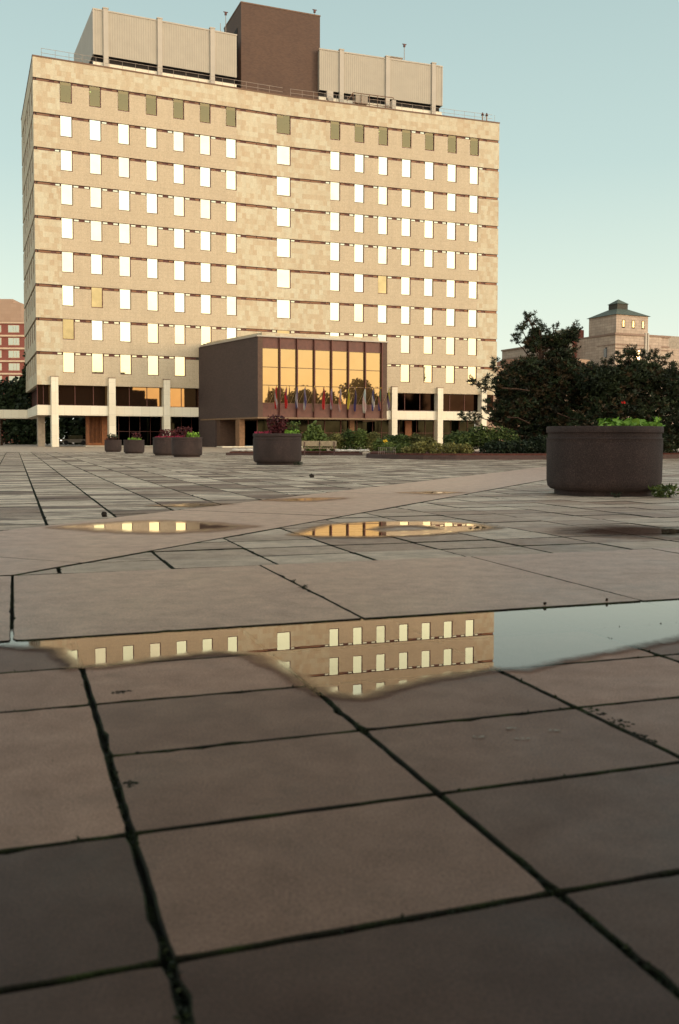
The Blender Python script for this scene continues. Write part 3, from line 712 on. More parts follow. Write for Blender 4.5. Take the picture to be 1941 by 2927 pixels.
e = empty('roof_dish', tuple(FR.p(6.0, -1.0, ZT)), label='white dish unit standing at the foot of the brown roof block', cat='dish')
mb = MB(); mb.box(FR, 5.75, 6.55, -1.3, -.8, ZT+.7, ZT+1.7); mb.build('housing', M['white_trim'], e)
mb = MB(); c0 = FR.p(6.15, -.7, ZT+.65)
mb.tube(c0+Vector((0, .12, 0)), c0-Vector((0, .12, 0)), .42, .30, 16); mb.build('bowl', M['white_trim'], e)
mb = MB(); mb.tube(FR.p(6.15, -1.0, ZT), FR.p(6.15, -1.0, ZT+.8), .06, n=6); mb.build('stem', M['galv'], e)
for i, (s_, lab) in enumerate(((26.9, 'left one of two small dark roof vents at the right corner of the tower'), (27.5, 'right one of two small dark roof vents at the right corner of the tower'))):
    e = empty('roof_vent', tuple(FR.p(s_, -.6, ZT)), label=lab, cat='vent', group='vents on the right roof corner')
    mb = MB(); mb.tube(FR.p(s_, -.6, ZT), FR.p(s_, -.6, ZT+1.0), .09, n=8); mb.build('pipe', M['galv'], e)
    mb = MB(); mb.tube(FR.p(s_, -.6, ZT+1.0), FR.p(s_, -.6, ZT+1.35), .2, .08, 8); mb.build('cowl', M['bronze'], e)

# ------------------------------------------------------------------ entrance pavilion
pav = empty('entrance_pavilion', (-1.6, 101.9, 0), label='dark brown brick pavilion with an amber glass front jutting from the tower', cat='pavilion')
PA = Vector((-8.4, 98.9)); PD = Vector((.915, .404)).normalized(); FP = Fr(PA, PD)
c0 = FP.p(-.16, 0, 0).to_2d(); c1 = FP.p(14.9, 0, 0).to_2d(); b0 = Vector((-16.2, 110.4)); b1 = Vector((3.2, 118.2))
FPL = Fr(b0, c0-b0); lenL = (c0-b0).length; FPR = Fr(c1, b1-c1); lenR = (b1-c1).length
Z0, Z1 = 3.22, 11.58
mb = MB(); mb.box(FPL, -.6, lenL, -.4, 0, Z0, Z1); mb.box(FPL, -.6, lenL*.27, -.4, 0, 0, Z0); mb.build('side_wall', M['brick_grey'], pav)
mb = MB(); mb.box(FPR, 0, lenR, -.4, 0, Z0, Z1); mb.build('side_wall', M['brick_grey'], pav)
mb = MB(); mb.box(FP, -.16, .38, -.5, .003, Z0, Z1); mb.build('pier', M['brick_dark'], pav)
mb = MB(); mb.box(FP, 14.28, 14.9, -.5, .003, Z0, Z1); mb.build('pier', M['brick_dark'], pav)
outl = lambda d: [tuple(c0+(-PD)*d+Vector((PD.y, -PD.x))*d), tuple(c1+PD*d+Vector((PD.y, -PD.x))*d), tuple(b1+PD*d), tuple(b0-PD*d)]
MB().prism(outl(.12), Z1, Z1+.14).build('roof_edge', M['white_trim'], pav)
MB().prism(outl(-.7), Z1+.14, Z1+.52).build('roof', M['stone_patch'], pav)
MB().prism(outl(.05), Z0-.16, Z0).build('underside', simple('underside_board', (.20, .125, .075), .7), pav)
MS = [.38, 2.30, 4.26, 6.24, 8.24, 10.24, 12.26, 14.28]
for k in range(7):
    a, b = MS[k], MS[k+1]
    for zlo, zhi in ((8.49, 10.40), (6.60, 8.43), (4.70, 6.54)):
        mb = MB(); j = [random.uniform(-.004, .004) for _ in range(4)]
        q = [(a, zlo, j[0]), (b, zlo, j[1]), (b, zhi, j[2]), (a, zhi, j[3])]
        mb.poly([FP.p(s_, -.22+t, z_) for s_, z_, t in q]); mb.build('glass_pane', M['glass_amber'], pav)
    mb = MB(); mb.box(FP, a, b, -.3, -.18, 10.43, Z1); mb.build('spandrel_panel', M['bronze_panel'], pav)
    mb = MB(); mb.box(FP, a, b, -.3, -.18, Z0, 4.67); mb.build('spandrel_panel', M['bronze_panel'], pav)
for s_ in MS[1:]:
    mb = MB(); mb.box(FP, s_-.055, s_+.055, -.28, .07, Z0-.05, Z1-.03); mb.build('mullion', M['bronze'], pav)
for zz in (4.67, 6.54, 8.43, 10.40):
    mb = MB(); mb.box(FP, .38, 14.28, -.24, -.13, zz, zz+.06); mb.build('rail', M['coping'], pav)
# undercroft
mb = MB(); mb.box(FP, 1.2, 14.0, -4.6, -4.4, .1, Z0-.16); mb.build('lobby_glass', M['glass_dark'], pav)
mb = MB(); mb.box(FPL, lenL*.27, lenL*.33, -2.6, -.2, 0, Z0-.16); mb.build('pier', M['brick_dark'], pav)
for s_ in (-.6, 12.5):
    mb = MB(); mb.box(FP, s_-.3, s_+.3, -5.4, -4.0, 0, Z0-.16); mb.build('pier', simple('warm_brick_pier', (.22, .12, .065), .8), pav)
mb = MB()
for k in range(7): mb.box(FP, 1.2+k*2.0, 1.28+k*2.0, -4.4, -4.3, .1, Z0-.16)
mb.box(FP, 1.2, 14, -4.4, -4.32, 1.6, 1.66); mb.build('lobby_mullions', M['bronze'], pav)
mb = MB(); mb.box(FP, -3, 14.5, -5.5, -3.4, .005, .12); mb.build('step', M['stone_pale'], pav)

# flags in front of the glass
FLAGS = [ # s, colours top>bottom, label
 (1.30, [(.5, .03, .03), (.55, .45, .45), (.6, .03, .03)], 'red and white flag in the first glass bay from the left'),
 (2.42, [(.25, .04, .10), (.6, .03, .03), (.62, .04, .03)], 'solid red flag at the first mullion from the left', ),
 (3.62, [(.20, .16, .28), (.5, .45, .48), (.12, .11, .28)], 'blue and white flag in the second glass bay'),
 (4.55, [(.30, .25, .35), (.14, .11, .26), (.62, .58, .55)], 'flag with a dark blue middle and white lower end beside the second mullion'),
 (5.50, [(.20, .10, .06), (.16, .08, .05), (.30, .2, .14)], 'dull brown furled flag in the third glass bay'),
 (6.72, [(.35, .05, .05), (.6, .04, .04), (.65, .04, .04)], 'bright red flag just right of the third mullion'),
 (7.60, [(.35, .26, .36), (.40, .12, .14), (.50, .42, .46)], 'pale mauve flag with a red stripe in the fourth glass bay'),
 (8.62, [(.45, .36, .40), (.60, .25, .14), (.58, .42, .42)], 'white and orange flag just right of the fourth mullion'),
 (9.62, [(.45, .40, .06), (.62, .52, .06), (.66, .52, .05)], 'yellow flag hanging in the fifth glass bay'),
 (10.42, [(.10, .07, .14), (.07, .05, .15), (.10, .08, .25)], 'dark navy flag at the fifth mullion'),
 (11.50, [(.42, .48, .48), (.62, .44, .42), (.60, .56, .50)], 'large white flag with a blue emblem in the sixth glass bay'),
 (12.55, [(.08, .08, .20), (.60, .55, .52), (.08, .07, .26)], 'blue and white flag just right of the sixth mullion'),
 (13.35, [(.12, .20, .10), (.40, .16, .12), (.12, .09, .24)], 'green, red and purple flag in the last glass bay'),
 (14.45, [(.50, .42, .10), (.22, .15, .25), (.60, .54, .48)], 'yellow topped white flag on the right brick pier'),
]
wood_pole = simple('flag_pole', (.30, .20, .10), .5)
def flagm(i, cs):
    m, nt, b = mat('flag_cloth'); uvn = N(nt, 'ShaderNodeUVMap', uv_map='uv').outputs[0]
    sp = N(nt, 'ShaderNodeSeparateXYZ'); nt.links.new(uvn, sp.inputs[0])
    f = math_n(nt, 'ADD', sp.outputs[1], math_n(nt, 'MULTIPLY', sp.outputs[0], .35))
    cs = [tuple(.75*v for v in c) for c in cs]
    nt.links.new(ramp(nt, f, [(.0, cs[2]), (.36, cs[2]), (.42, cs[1]), (.74, cs[1]), (.80, cs[0])], 'LINEAR'), b.inputs['Base Color']); setb(b, Roughness=.8); return m
for i, (s_, cs, lab) in enumerate(FLAGS):
    rf = random.Random(i)
    e = empty('flag', tuple(FP.p(s_, -.1, 4.72)), label=lab, cat='flag', group='flags hanging along the glass front')
    tip = FP.p(s_+.28, 1.05, 6.50+rf.uniform(-.08, .05)); base = FP.p(s_-.12, -.1, 4.72)
    mb = MB(); mb.tube(base, tip, .022, .016, 6); mb.build('pole', wood_pole, e)
    mb = MB(); mb.tube(tip, tip+Vector((0, 0, .09)), .045, .01, 6); mb.build('finial', M['petal_yellow'], e)
    c = MB(); n = 10; lo = 3.95+rf.uniform(-.15, .2) - (.2 if s_ == 11.5 else 0)
    wid = .14+rf.uniform(0, .05)+(.10 if s_ in (11.5,) else 0)
    ph = rf.uniform(0, 6)
    prev = None
    for r_ in range(n+1):
        t = r_/n; zc = tip.z-.1+(lo-tip.z+.1)*t
        ctr = tip.lerp(base, .12+.10*t)
        w = wid*(.25+1.0*math.sin(min(1, t*1.5)*math.pi/2))*(1-.45*max(0, t-.8)/.2)
        row = []
        for q in range(7):
            x = (q/6-.5)
            row.append(Vector((ctr.x, ctr.y, 0))+FP.e*(x*w*2*.62+.03*math.sin(ph+t*7))+FP.n*(.09*math.cos(q*math.pi)*min(1, t*2)+.03*math.sin(ph+t*9+q)) + Vector((0, 0, zc)))
        if prev:
            for q in range(6):
                c.poly([row[q], row[q+1], prev[q+1], prev[q]], [(q/6, 1-t), ((q+1)/6, 1-t), ((q+1)/6, 1-t+1/n), (q/6, 1-t+1/n)])
        prev = row
    o = c.build('cloth', flagm(i, cs), e, smooth=True)
    so_ = o.modifiers.new('thick', 'SOLIDIFY'); so_.thickness = .012

# ------------------------------------------------------------------ foliage builders
def tuft_mesh(mb, c, r, n, rf, up=.3, w=.18, tone=None, mi=0):
    """a burst of narrow needles"""
    for _ in range(n):
        d = Vector((rf.gauss(0, 1), rf.gauss(0, 1), rf.gauss(up, .8))).normalized()
        s_ = d.orthogonal().normalized(); s_.rotate(Matrix.Rotation(rf.uniform(0, 6.28), 3, d))
        L = r*rf.uniform(.6, 1.1); a = c+d*L*.15
        t = rf.uniform(.1, .9) if tone is None else max(0, min(1, tone+rf.uniform(-.25, .25)))
        mb.poly([a-s_*L*w, a+s_*L*w, c+d*L*.9+s_*L*w*.6, c+d*L*1.05, c+d*L*.9-s_*L*w*.6], None, t, mi)
def leaf_mesh(mb, c, s, rf, tone, mi=0, droop=.0, aspect=.55):
    d = Vector((rf.gauss(0, 1), rf.gauss(0, 1), rf.gauss(-droop, .6))).normalized()
    x = d.orthogonal().normalized(); x.rotate(Matrix.Rotation(rf.uniform(0, 6.28), 3, d)); k = d.cross(x)*s*.12
    mb.poly([c, c+d*s*.35+x*s*aspect*.5+k, c+d*s*.8+x*s*aspect*.3+k, c+d*s, c+d*s*.8-x*s*aspect*.3+k, c+d*s*.35-x*s*aspect*.5+k], None, tone, mi)
def blob_leaves(mb, blobs, per, size, rf, mi=0, droop=.1, shell=.5, aspect=.6, tbase=None, dens=True):
    for (x, y, z_, rx, ry, rz) in blobs:
        n = int(2.2*per*(rx*ry+ry*rz+rx*rz)) if dens else per
        tb = rf.uniform(.25, .75) if tbase is None else tbase
        for _ in range(n):
            d = Vector((rf.gauss(0, 1), rf.gauss(0, 1), rf.gauss(0, 1))).normalized()*(shell+(1-shell)*rf.random()**.5)
            c = Vector((x+d.x*rx, y+d.y*ry, z_+d.z*rz))
            if c.z < .03: c.z = .03+rf.random()*.1
            leaf_mesh(mb, c, (size*1.35 if dens else size)*rf.uniform(.6, 1.3), rf, max(0, min(1, tb+rf.uniform(-.3, .3))), mi, droop, aspect)
def limb(mb, a, b, r0, r1, rf, n=4, sag=.1):
    a = Vector(a); b = Vector(b); prev = a; pr = r0
    for i in range(1, n+1):
        t = i/n; p = a.lerp(b, t)+Vector((rf.uniform(-1, 1), rf.uniform(-1, 1), rf.uniform(-1, 1)))*(b-a).length*.04*(1 if i < n else 0)
        p.z += sag*math.sin(t*math.pi)*(b-a).length
        r = r0+(r1-r0)*t; mb.tube(prev, p, pr, r, 7); prev = p; pr = r

# ------------------------------------------------------------------ the big pine and its neighbours
rf = random.Random(11)
PY = 47.0
PTOP = [(9.19, 7.05), (9.35, 6.92), (9.28, 6.71), (9.48, 6.98), (9.08, 6.53), (8.92, 6.42), (8.97, 6.24), (8.7, 5.95), (8.79, 6.04), (8.84, 5.77), (9.05, 5.59), (9.27, 5.81), (9.45, 6.04), (9.85, 6.76), (9.58, 6.53), (9.76, 6.36), (10.16, 6.58), (9.99, 6.22), (10.31, 6.22), (9.72, 5.91), (9.37, 5.41), (9.59, 5.5), (9.95, 5.77), (10.31, 5.91), (10.64, 6.38), (10.58, 6.0), (10.9, 6.09), (11.17, 6.22), (11.52, 6.4), (11.8, 6.47), (11.8, 6.18), (11.62, 6.05), (11.35, 5.91), (11.72, 5.69), (10.99, 5.73), (10.68, 5.59), (10.27, 5.46), (9.86, 5.41), (9.55, 5.05), (11.22, 5.46), (11.54, 5.28), (10.05, 5.14), (10.5, 5.14), (10.95, 5.14)]
PLEFT = [(7.67, 4.82), (7.56, 4.5), (7.75, 4.28), (8.06, 4.69), (8.29, 4.51), (8.61, 4.51), (8.97, 4.6), (8.07, 4.23), (8.43, 4.15), (6.51, 3.78), (6.69, 3.73), (6.89, 3.55), (7.14, 3.74), (7.41, 4.01), (7.35, 3.56), (7.12, 3.37), (7.6, 3.65), (7.71, 3.42), (7.8, 3.92), (6.09, 2.15), (6.14, 1.88), (6.41, 1.97), (6.68, 2.11), (7.27, 2.7), (7.49, 2.83), (7.09, 2.38), (7.45, 2.29), (6.91, 1.97), (7.59, 2.02), (7.81, 2.61), (6.64, 1.79)]
def pine(name, root, tips, fill, label, mb_mats, seed, trunk_top, tuftn=6, tr=.20):
    rf = random.Random(seed)
    e = empty(name, root, label=label, cat='tree')
    tk = MB(); limb(tk, root, trunk_top, .20, .07, rf, 6, 0); tk.build('trunk', M['bark'], e, smooth=True)
    lb = MB()
    def tline(z_): 
        t = max(0, min(1, (z_-root[2])/(trunk_top[2]-root[2]))); return Vector(root).lerp(Vector(trunk_top), t)
    for k, p in enumerate(tips):
        if k % 3 == 0: limb(lb, tline(p[2]-.9-.15*abs(p[0]-root[0])), (p[0], p[1], p[2]-.05), .05, .015, rf, 4, -.02)
    for a_ in range(6): lb.tube(tline(root[2]+.6+a_*.7), tline(root[2]+1.4+a_*.7), .06, n=6)
    lb.build('branch', M['bark'], e, smooth=True)
    cr_ = MB()
    for p in tips:
        for _ in range(tuftn+3):
            c = Vector(p)+Vector((rf.gauss(0, .07), rf.gauss(0, .25), rf.gauss(0, .085)))
            tuft_mesh(cr_, c, tr*.92, 17, rf, .7, .11, rf.uniform(.1, .7), 0 if rf.random() < .85 else 1)
    for (x, y, z_, rx, ry, rz, n, br) in fill:
        for _ in range(int(n*2.3)):
            d = Vector((rf.gauss(0, 1), rf.gauss(0, 1), rf.gauss(0, 1))).normalized()*rf.random()**.4
            c = Vector((x+d.x*rx, y+d.y*ry, z_+d.z*rz)); 
            if c.z < .25: continue
            cl = math.sin(c.x*3.1+c.z*1.7)*math.sin(c.z*4.3+c.x)*.25
            tuft_mesh(cr_, c, tr*1.1, 13, rf, .6, .14, .4+cl+rf.uniform(-.2, .2), 1 if rf.random() < br else 0)
    cr_.build('crown', mb_mats, e)
    return e
tipsA = [(x, PY+rf.uniform(-.6, .6), z_) for x, z_ in PTOP+PLEFT]
fillA = [(9.65, PY, 5.95, .30, .5, .45, 45, .2), (9.6, PY, 5.5, .45, .5, .35, 60, .2), (10.65, PY, 5.75, .85, .6, .35, 130, .2), (11.5, PY, 6.0, .28, .5, .3, 45, .2), (10.9, PY, 5.0, .7, .8, .4, 90, .2), (9.4, PY, 4.3, 1.2, 1.3, .65, 260, .35), (10.9, PY, 4.4, 1.2, 1.3, .6, 240, .35),
         (8.9, PY, 3.6, 1.3, 1.3, .8, 300, .45), (10.6, PY, 3.3, 1.7, 1.4, 1.2, 480, .5), (8.9, PY, 2.5, 1.3, 1.3, .9, 300, .4), (8.3, PY, 3.2, .6, .8, 1.3, 120, .3),
         (10.6, PY, 1.9, 1.9, 1.4, .9, 420, .35), (8.4, PY, 1.9, 1.0, 1.0, .6, 140, .3), (9.9, PY, 1.0, 1.8, 1.2, .8, 280, .2), (12.2, PY, 3.3, .9, 1.2, 1.2, 240, .5)]
pine('pine_tree', (10.1, PY, 0), tipsA, fillA, 'tall dark ragged pine at the right corner of the tower', [M['pine'], M['pine_brown']], 5, (9.9, PY, 6.3), 6, .17)
PR2 = [(13.23, 4.94), (13.18, 4.72), (13.57, 5.06), (13.77, 5.17), (13.86, 4.89), (14.09, 5.06), (14.49, 5.06), (14.83, 5.01), (15.12, 4.89), (15.41, 4.78), (15.7, 4.44), (15.99, 4.27), (12.95, 4.66), (12.44, 4.52), (12.1, 4.43), (11.7, 4.35), (11.38, 4.2)]
tipsB = [(x, 45+rf.uniform(-.6, .6), z_) for x, z_ in PR2]
tipsB += [(x+.1*rf.uniform(-1, 1), 45+rf.uniform(-.5, .5), z_-.2) for x, z_ in PR2[1:]]
fillB = [(14.2, 45, 3.9, 1.4, 1.3, .75, 420, .12), (12.6, 45, 3.6, 1.3, 1.2, .75, 340, .05), (16.2, 45, 3.4, 1.4, 1.3, .9, 300, .1), (13.6, 45, 2.6, 2.0, 1.4, 1.1, 480, .25),
         (15.8, 45, 2.0, 2.2, 1.3, 1.1, 420, .1), (12.2, 45, 1.4, 1.4, 1.2, 1.0, 260, .2), (14.5, 45, 1.0, 2.4, 1.3, .8, 340, .1), (18.0, 45, 2.5, 1.6, 1.3, 1.6, 260, .1)]
pine('pine_tree', (14.4, 45, 0), tipsB, fillB, 'broad low dark green pine behind the largest planter', [M['pine'], M['pine_brown']], 6, (14.3, 45, 4.6), 6, .17)
def branch_obj(pts, lab):
    mb = MB()
    for a, b in zip(pts[:-1], pts[1:]): mb.tube(a, b, .03, .025, 6)
    return tag(mb.build('bare_branch', M['bark'], None), lab, 'branch', 'bare reddish branches in front of the pines')
branch_obj([(7.8, 45.4, 3.35), (8.6, 45.4, 3.30), (9.1, 45.4, 3.22)], 'thin reddish bare branch low on the left of the tall pine')
branch_obj([(8.0, 45.2, 1.95), (8.5, 45.2, 1.93), (9.1, 45.2, 1.65)], 'arching bare branch just above the dark shrubs')
branch_obj([(10.4, 45.2, 2.15), (11.2, 45.2, 1.85), (11.8, 45.2, 1.80)], 'bare branch sloping down towards the largest planter')

# ------------------------------------------------------------------ beds, shrubs
def bed(name, pts, z_, kerbm, top, label):
    e = empty(name, (sum(p[0] for p in pts)/len(pts), sum(p[1] for p in pts)/len(pts), 0), label=label, cat='planting bed')
    MB().prism(pts, 0.0, z_).build('kerb', kerbm, e)
    q = inset(pts, .18)
    MB().prism(q, z_, z_+.06).build('mulch', top, e); return e
bed('planting_bed', [(1.9, 42.6), (2.6, 41.5), (3.6, 40.7), (5.0, 40.4), (9.0, 41.0), (13.5, 43.0), (20.5, 48.5), (20.5, 52), (1.6, 50.0), (1.25, 44.2)], .20, M['kerb_brick'], M['mulch'], 'large mulched bed with a low brick kerb under the pines')
bed('planting_bed', [(-6.1, 50.6), (1.25, 51.6), (1.25, 57.0), (-6.1, 56.0)], .14, M['kerb_brick'], M['mulch'], 'smaller brick edged bed with white stones behind the bench')
rs = random.Random(3)
def rock(c, r, lab):
    bm = bmesh.new(); bmesh.ops.create_icosphere(bm, subdivisions=2, radius=r)
    for v in bm.verts: v.co *= 1+rs.uniform(-.12, .12); v.co.z *= .55; v.co.x *= 1.5
    me = bpy.data.meshes.new('white_rock'); bm.to_mesh(me); bm.free(); me.materials.append(M['white_stone'])
    for p in me.polygons: p.use_smooth = True
    o = bpy.data.objects.new('white_rock', me); col.objects.link(o); o.location = c
    return tag(o, lab, 'rock', 'white rocks edging the smaller bed')
for i in range(9):
    rock((-5.6+i*.36, 51.0+i*.05, .28), .16+rs.uniform(-.03, .06), 'white rock on the bed edge left of the bench')
for i in range(8):
    rock((-.1+i*.22, 51.75, .26), .12+rs.uniform(-.02, .05), 'white rock on the bed edge right of the bench')
def shrub(label, blobs, m, size, per, seed, droop=.1, aspect=.6, tb=None, extra=None, name='shrub'):
    rf = random.Random(seed)
    cx = sum(b[0] for b in blobs)/len(blobs); cy = sum(b[1] for b in blobs)/len(blobs)
    e = empty(name, (cx, cy, 0), label=label, cat='shrub', group='shrubs in the planting beds')
    st_ = MB()
    for b in blobs: limb(st_, (b[0], b[1], .05), (b[0]+rf.uniform(-.1, .1), b[1], b[2]+b[5]*.4), .03, .012, rf, 3, 0)
    st_.build('stem', M['bark'], e)
    mb = MB(); blob_leaves(mb, blobs, per, size, rf, 0, droop, .35, aspect, tb)
    if extra: extra(mb, rf)
    mb.build('foliage', m, e); return e
shrub('tall broad-leaved green plant directly behind the bench', [(-1.45, 55, 1.25, .35, .35, .55), (-1.75, 55, .85, .35, .35, .5), (-1.0, 55, .8, .4, .35, .45), (-1.4, 55, .5, .6, .4, .4)], M['leaf'], .20, 240, 21, .5, .9, .62)
shrub('small dark shrub left of the middle planter', [(-3.9, 54, .7, .35, .4, .45), (-4.3, 54, .4, .5, .4, .3)], M['leaf_dark'], .12, 300, 22)
for i, (x, r, h, lab, m_) in enumerate(((-.25, .45, 1.15, 'yellow-green feathery shrub just right of the bench', 'leaf_olive'), (.45, .5, 1.35, 'green shrub with tall shoots second from the bench', 'leaf'), (1.15, .5, 1.38, 'rounded green shrub third from the bench', 'leaf'), (1.9, .45, 1.25, 'olive shrub beside the corner of the large bed', 'leaf_olive'))):
    shrub(lab, [(x, 54.6, h*.55, r, .5, h*.5), (x+.12, 54.4, h*.8, r*.6, .4, h*.25)], M[m_], .13, 420, 30+i, .0, .35)
shrub('leafy green shrub before the right hand white columns', [(2.7, 50, .7, .55, .6, .4), (3.3, 50, .75, .5, .6, .42), (2.2, 49.5, .55, .45, .5, .35)], M['leaf'], .12, 420, 40, .1, .5)
shrub('yellow-green shrub at the foot of the right hand white column', [(4.0, 50, .75, .5, .6, .42), (4.6, 49.6, .65, .5, .6, .38)], M['leaf_olive'], .12, 420, 41, .1, .5)
shrub('low blue-green shrub at the rounded corner of the large bed', [(2.3, 43.5, .5, .35, .5, .25), (2.9, 43.2, .45, .4, .5, .25)], M['leaf'], .10, 500, 42, .1, .5)
shrub('pale olive mound in the front row of the large bed', [(3.6, 42.3, .50, .42, .5, .28), (4.25, 42.2, .48, .45, .5, .28), (3.1, 42.4, .38, .3, .4, .2)], M['leaf_olive'], .09, 620, 43, .1, .55, .6)
shrub('second olive mound in the front row, nearer the pines', [(5.0, 42.3, .48, .45, .5, .28), (5.6, 42.4, .42, .4, .5, .24)], M['leaf_olive'], .09, 620, 44, .1, .55, .5)
shrub('dark green spreading shrub below the tall pine', [(5.6, 44, .80, .7, .7, .5), (6.6, 44.2, .95, .8, .7, .55), (7.6, 44.4, .9, .8, .7, .55)], M['leaf'], .12, 420, 45, .1, .5, .35)
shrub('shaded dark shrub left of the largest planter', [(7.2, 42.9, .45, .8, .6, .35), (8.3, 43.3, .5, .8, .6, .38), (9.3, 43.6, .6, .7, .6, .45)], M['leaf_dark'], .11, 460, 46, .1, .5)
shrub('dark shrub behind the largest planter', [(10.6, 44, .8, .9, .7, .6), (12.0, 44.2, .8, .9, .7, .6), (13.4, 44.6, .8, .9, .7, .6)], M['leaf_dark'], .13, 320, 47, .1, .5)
shrub('dark green shrub right of the largest planter', [(14.8, 45.4, .9, .9, .7, .65), (16.2, 46, .9, .9, .7, .65), (17.6, 47, .9, .9, .7, .65), (19, 48, .9, .9, .7, .65)], M['leaf'], .13, 320, 48, .1, .5, .25)
def flower_bits(mb_name, pts, m, r, n, seed, lab):
    rf = random.Random(seed); mb = MB()
    for p in pts:
        for _ in range(n): leaf_mesh(mb, Vector(p)+Vector((rf.gauss(0, r*.3), rf.gauss(0, r*.3), rf.gauss(0, r*.3))), r, rf, rf.random(), 0, 0, .9)
    e = mb.build(mb_name, m); return tag(e, lab, 'flower')
flower_bits('yellow_flower', [(2.08, 43.2, .80)], M['petal_yellow'], .09, 14, 50, 'single yellow bloom above the low corner shrub')
flower_bits('red_flower', [(12.95, 43.2, 2.58)], M['petal_red'], .09, 14, 51, 'bright red bloom in the dark pine above the largest planter')
e = empty('wire_guard', (2.0, 42.2, 0), label='small grey wire guard at the rounded corner of the large bed', cat='guard')
mb = MB()
for k in range(9): mb.tube((1.75+k*.09, 42.4-k*.06, .2), (1.75+k*.09, 42.4-k*.06, .52), .008, n=4)
for zz in (.35, .5): mb.tube((1.75, 42.4, zz), (2.47, 41.92, zz), .008, n=4)
mb.build('mesh_panel', M['galv'], e)

# ------------------------------------------------------------------ planters
def planter(x, y, r, h, label, plants, seed):
    e = empty('planter', (x, y, 0), label=label, cat='planter', group='round aggregate planters on the plaza')
    k = h/1.06; q = r/.87
    prof = [(.0, .0), (.74, .0), (.74, .07), (.80, .085), (.845, .13), (.862, .22), (.868, .80), (.866, .855), (.872, .865), (.872, .875), (.853, .885), (.850, .945), (.853, .955), (.872, .965), (.874, .985), (.874, 1.04), (.862, 1.06), (.80, 1.06), (.79, 1.04), (.79, .95)]
    prof = [(a*q, b*k) for a, b in prof]
    MB().lathe((x, y, .008), prof, 72).build('bowl', M['planter'], e, smooth=True)
    MB().lathe((x, y, .008), [(.79*q, .965*k), (.0, .985*k)], 40).build('soil', M['soil_dark'], e)
    rf = random.Random(seed)
    for nm, m_, cx, cy, rx, ry, rz, n, sz in plants:
        mb = MB()
        for _ in range(n):
            a = rf.uniform(0, 6.28); t = rf.random()**.5
            p = Vector((x+cx+math.cos(a)*rx*t, y+cy+math.sin(a)*ry*t, h*.97+rf.random()**1.3*rz))
            leaf_mesh(mb, p, sz*rf.uniform(.6, 1.2), rf, rf.uniform(.2, 1), 0, -.2, .75)
        mb.build(nm, M[m_], e)
    return e
G, Rd, Pk = 'leaf_lime', 'leaf_red', 'petal_pink'
planter(4.155, 14.85, .885, 1.06, 'largest and nearest round brown planter with green leaves spilling over its rim', [('foliage', G, .42, 0, .46, .5, .12, 170, .13), ('foliage', G, .1, -.25, .30, .3, .05, 50, .07)], 60)
planter(-2.10, 31.85, .82, 1.05, 'middle round planter standing alone left of the bench', [('flowers', Pk, -.45, -.2, .3, .3, .08, 160, .07), ('maroon_plant', Rd, .0, 0, .34, .3, .62, 420, .12), ('foliage', G, .5, -.1, .25, .3, .14, 150, .09), ('foliage', 'leaf', .55, .2, .22, .2, .42, 180, .10)], 61)
planter(-7.30, 45.15, .73, .95, 'larger planter of the pair in front of the pavilion wall', [('flowers', Pk, -.35, -.2, .3, .3, .08, 120, .07), ('maroon_plant', Rd, -.1, 0, .4, .3, .5, 260, .11), ('foliage', G, .3, -.1, .3, .3, .24, 220, .10)], 62)
planter(-8.95, 49.0, .73, .95, 'planter half hidden behind the larger one of the pair', [('flowers', Pk, -.1, -.3, .5, .3, .08, 200, .07), ('maroon_plant', Rd, .05, 0, .45, .3, .42, 280, .12)], 63)
planter(-12.15, 55.8, .61, .81, 'low planter with bright green edging plants, second from the left', [('foliage', G, .1, -.2, .4, .3, .12, 220, .08), ('maroon_plant', Rd, .1, .1, .3, .3, .45, 120, .10)], 64)
planter(-15.1, 62.95, .56, .80, 'smallest and farthest planter, leftmost before the timber portal', [('maroon_plant', 'leaf_dark', -.05, 0, .35, .3, .38, 260, .12), ('foliage', Rd, -.1, -.1, .4, .3, .2, 100, .1)], 65)

# ------------------------------------------------------------------ bench
e = empty('park_bench', (-1.1, 54.0, 0), label='slatted wooden bench with a low back in front of the bed', cat='bench')
FBn = Fr((-2.02, 50.55), (1, .07))
for a, b in ((0, .93), (.96, 1.88)):
    mb = MB(); mb.box(FBn, a, b, -.34, -.28, .50, .79); mb.build('backrest', M['dry_wood'], e)
mb = MB()
for k in range(4): mb.box(FBn, 0, 1.88, -.24+k*.12, -.15+k*.12, .39, .42)
mb.build('seat', M['dry_wood'], e)
for s_ in (.12, .94, 1.72):
    mb = MB(); mb.box(FBn, s_, s_+.05, .12, .17, 0, .39); mb.box(FBn, s_, s_+.05, -.28, -.23, 0, .75); mb.box(FBn, s_, s_+.05, -.23, .12, .30, .36); mb.build('leg', M['bench_iron'], e)

# ------------------------------------------------------------------ weeds and debris
def weed(x, y, z_, r, n, seed, lab, m_='leaf', h=1.0):
    rf = random.Random(seed); mb = MB()
    for _ in range(n):
        a = rf.uniform(0, 6.28); t = rf.random()
        leaf_mesh(mb, Vector((x+math.cos(a)*r*t, y+math.sin(a)*r*t, z_+rf.random()*r*.7*h)), r*.45, rf, rf.uniform(.2, .9), 0, -.6, .35)
    return tag(mb.build('weed', M[m_]), lab, 'weed', 'weeds growing from the paving joints')
weed(-.27, 5.50, .012, .022, 40, 70, 'tiny dark weed tuft, upper of the pair in the joint beyond the long puddle', 'leaf_dark')
weed(-.20, 5.28, .012, .026, 50, 71, 'tiny dark weed tuft, lower of the pair in the joint beyond the long puddle', 'leaf_dark')
weed(4.85, 14.05, .0, .22, 150, 72, 'green weed clump at the right foot of the largest planter', 'leaf')
weed(4.1, 13.9, .0, .10, 50, 73, 'small weed at the front foot of the largest planter', 'leaf_dark')
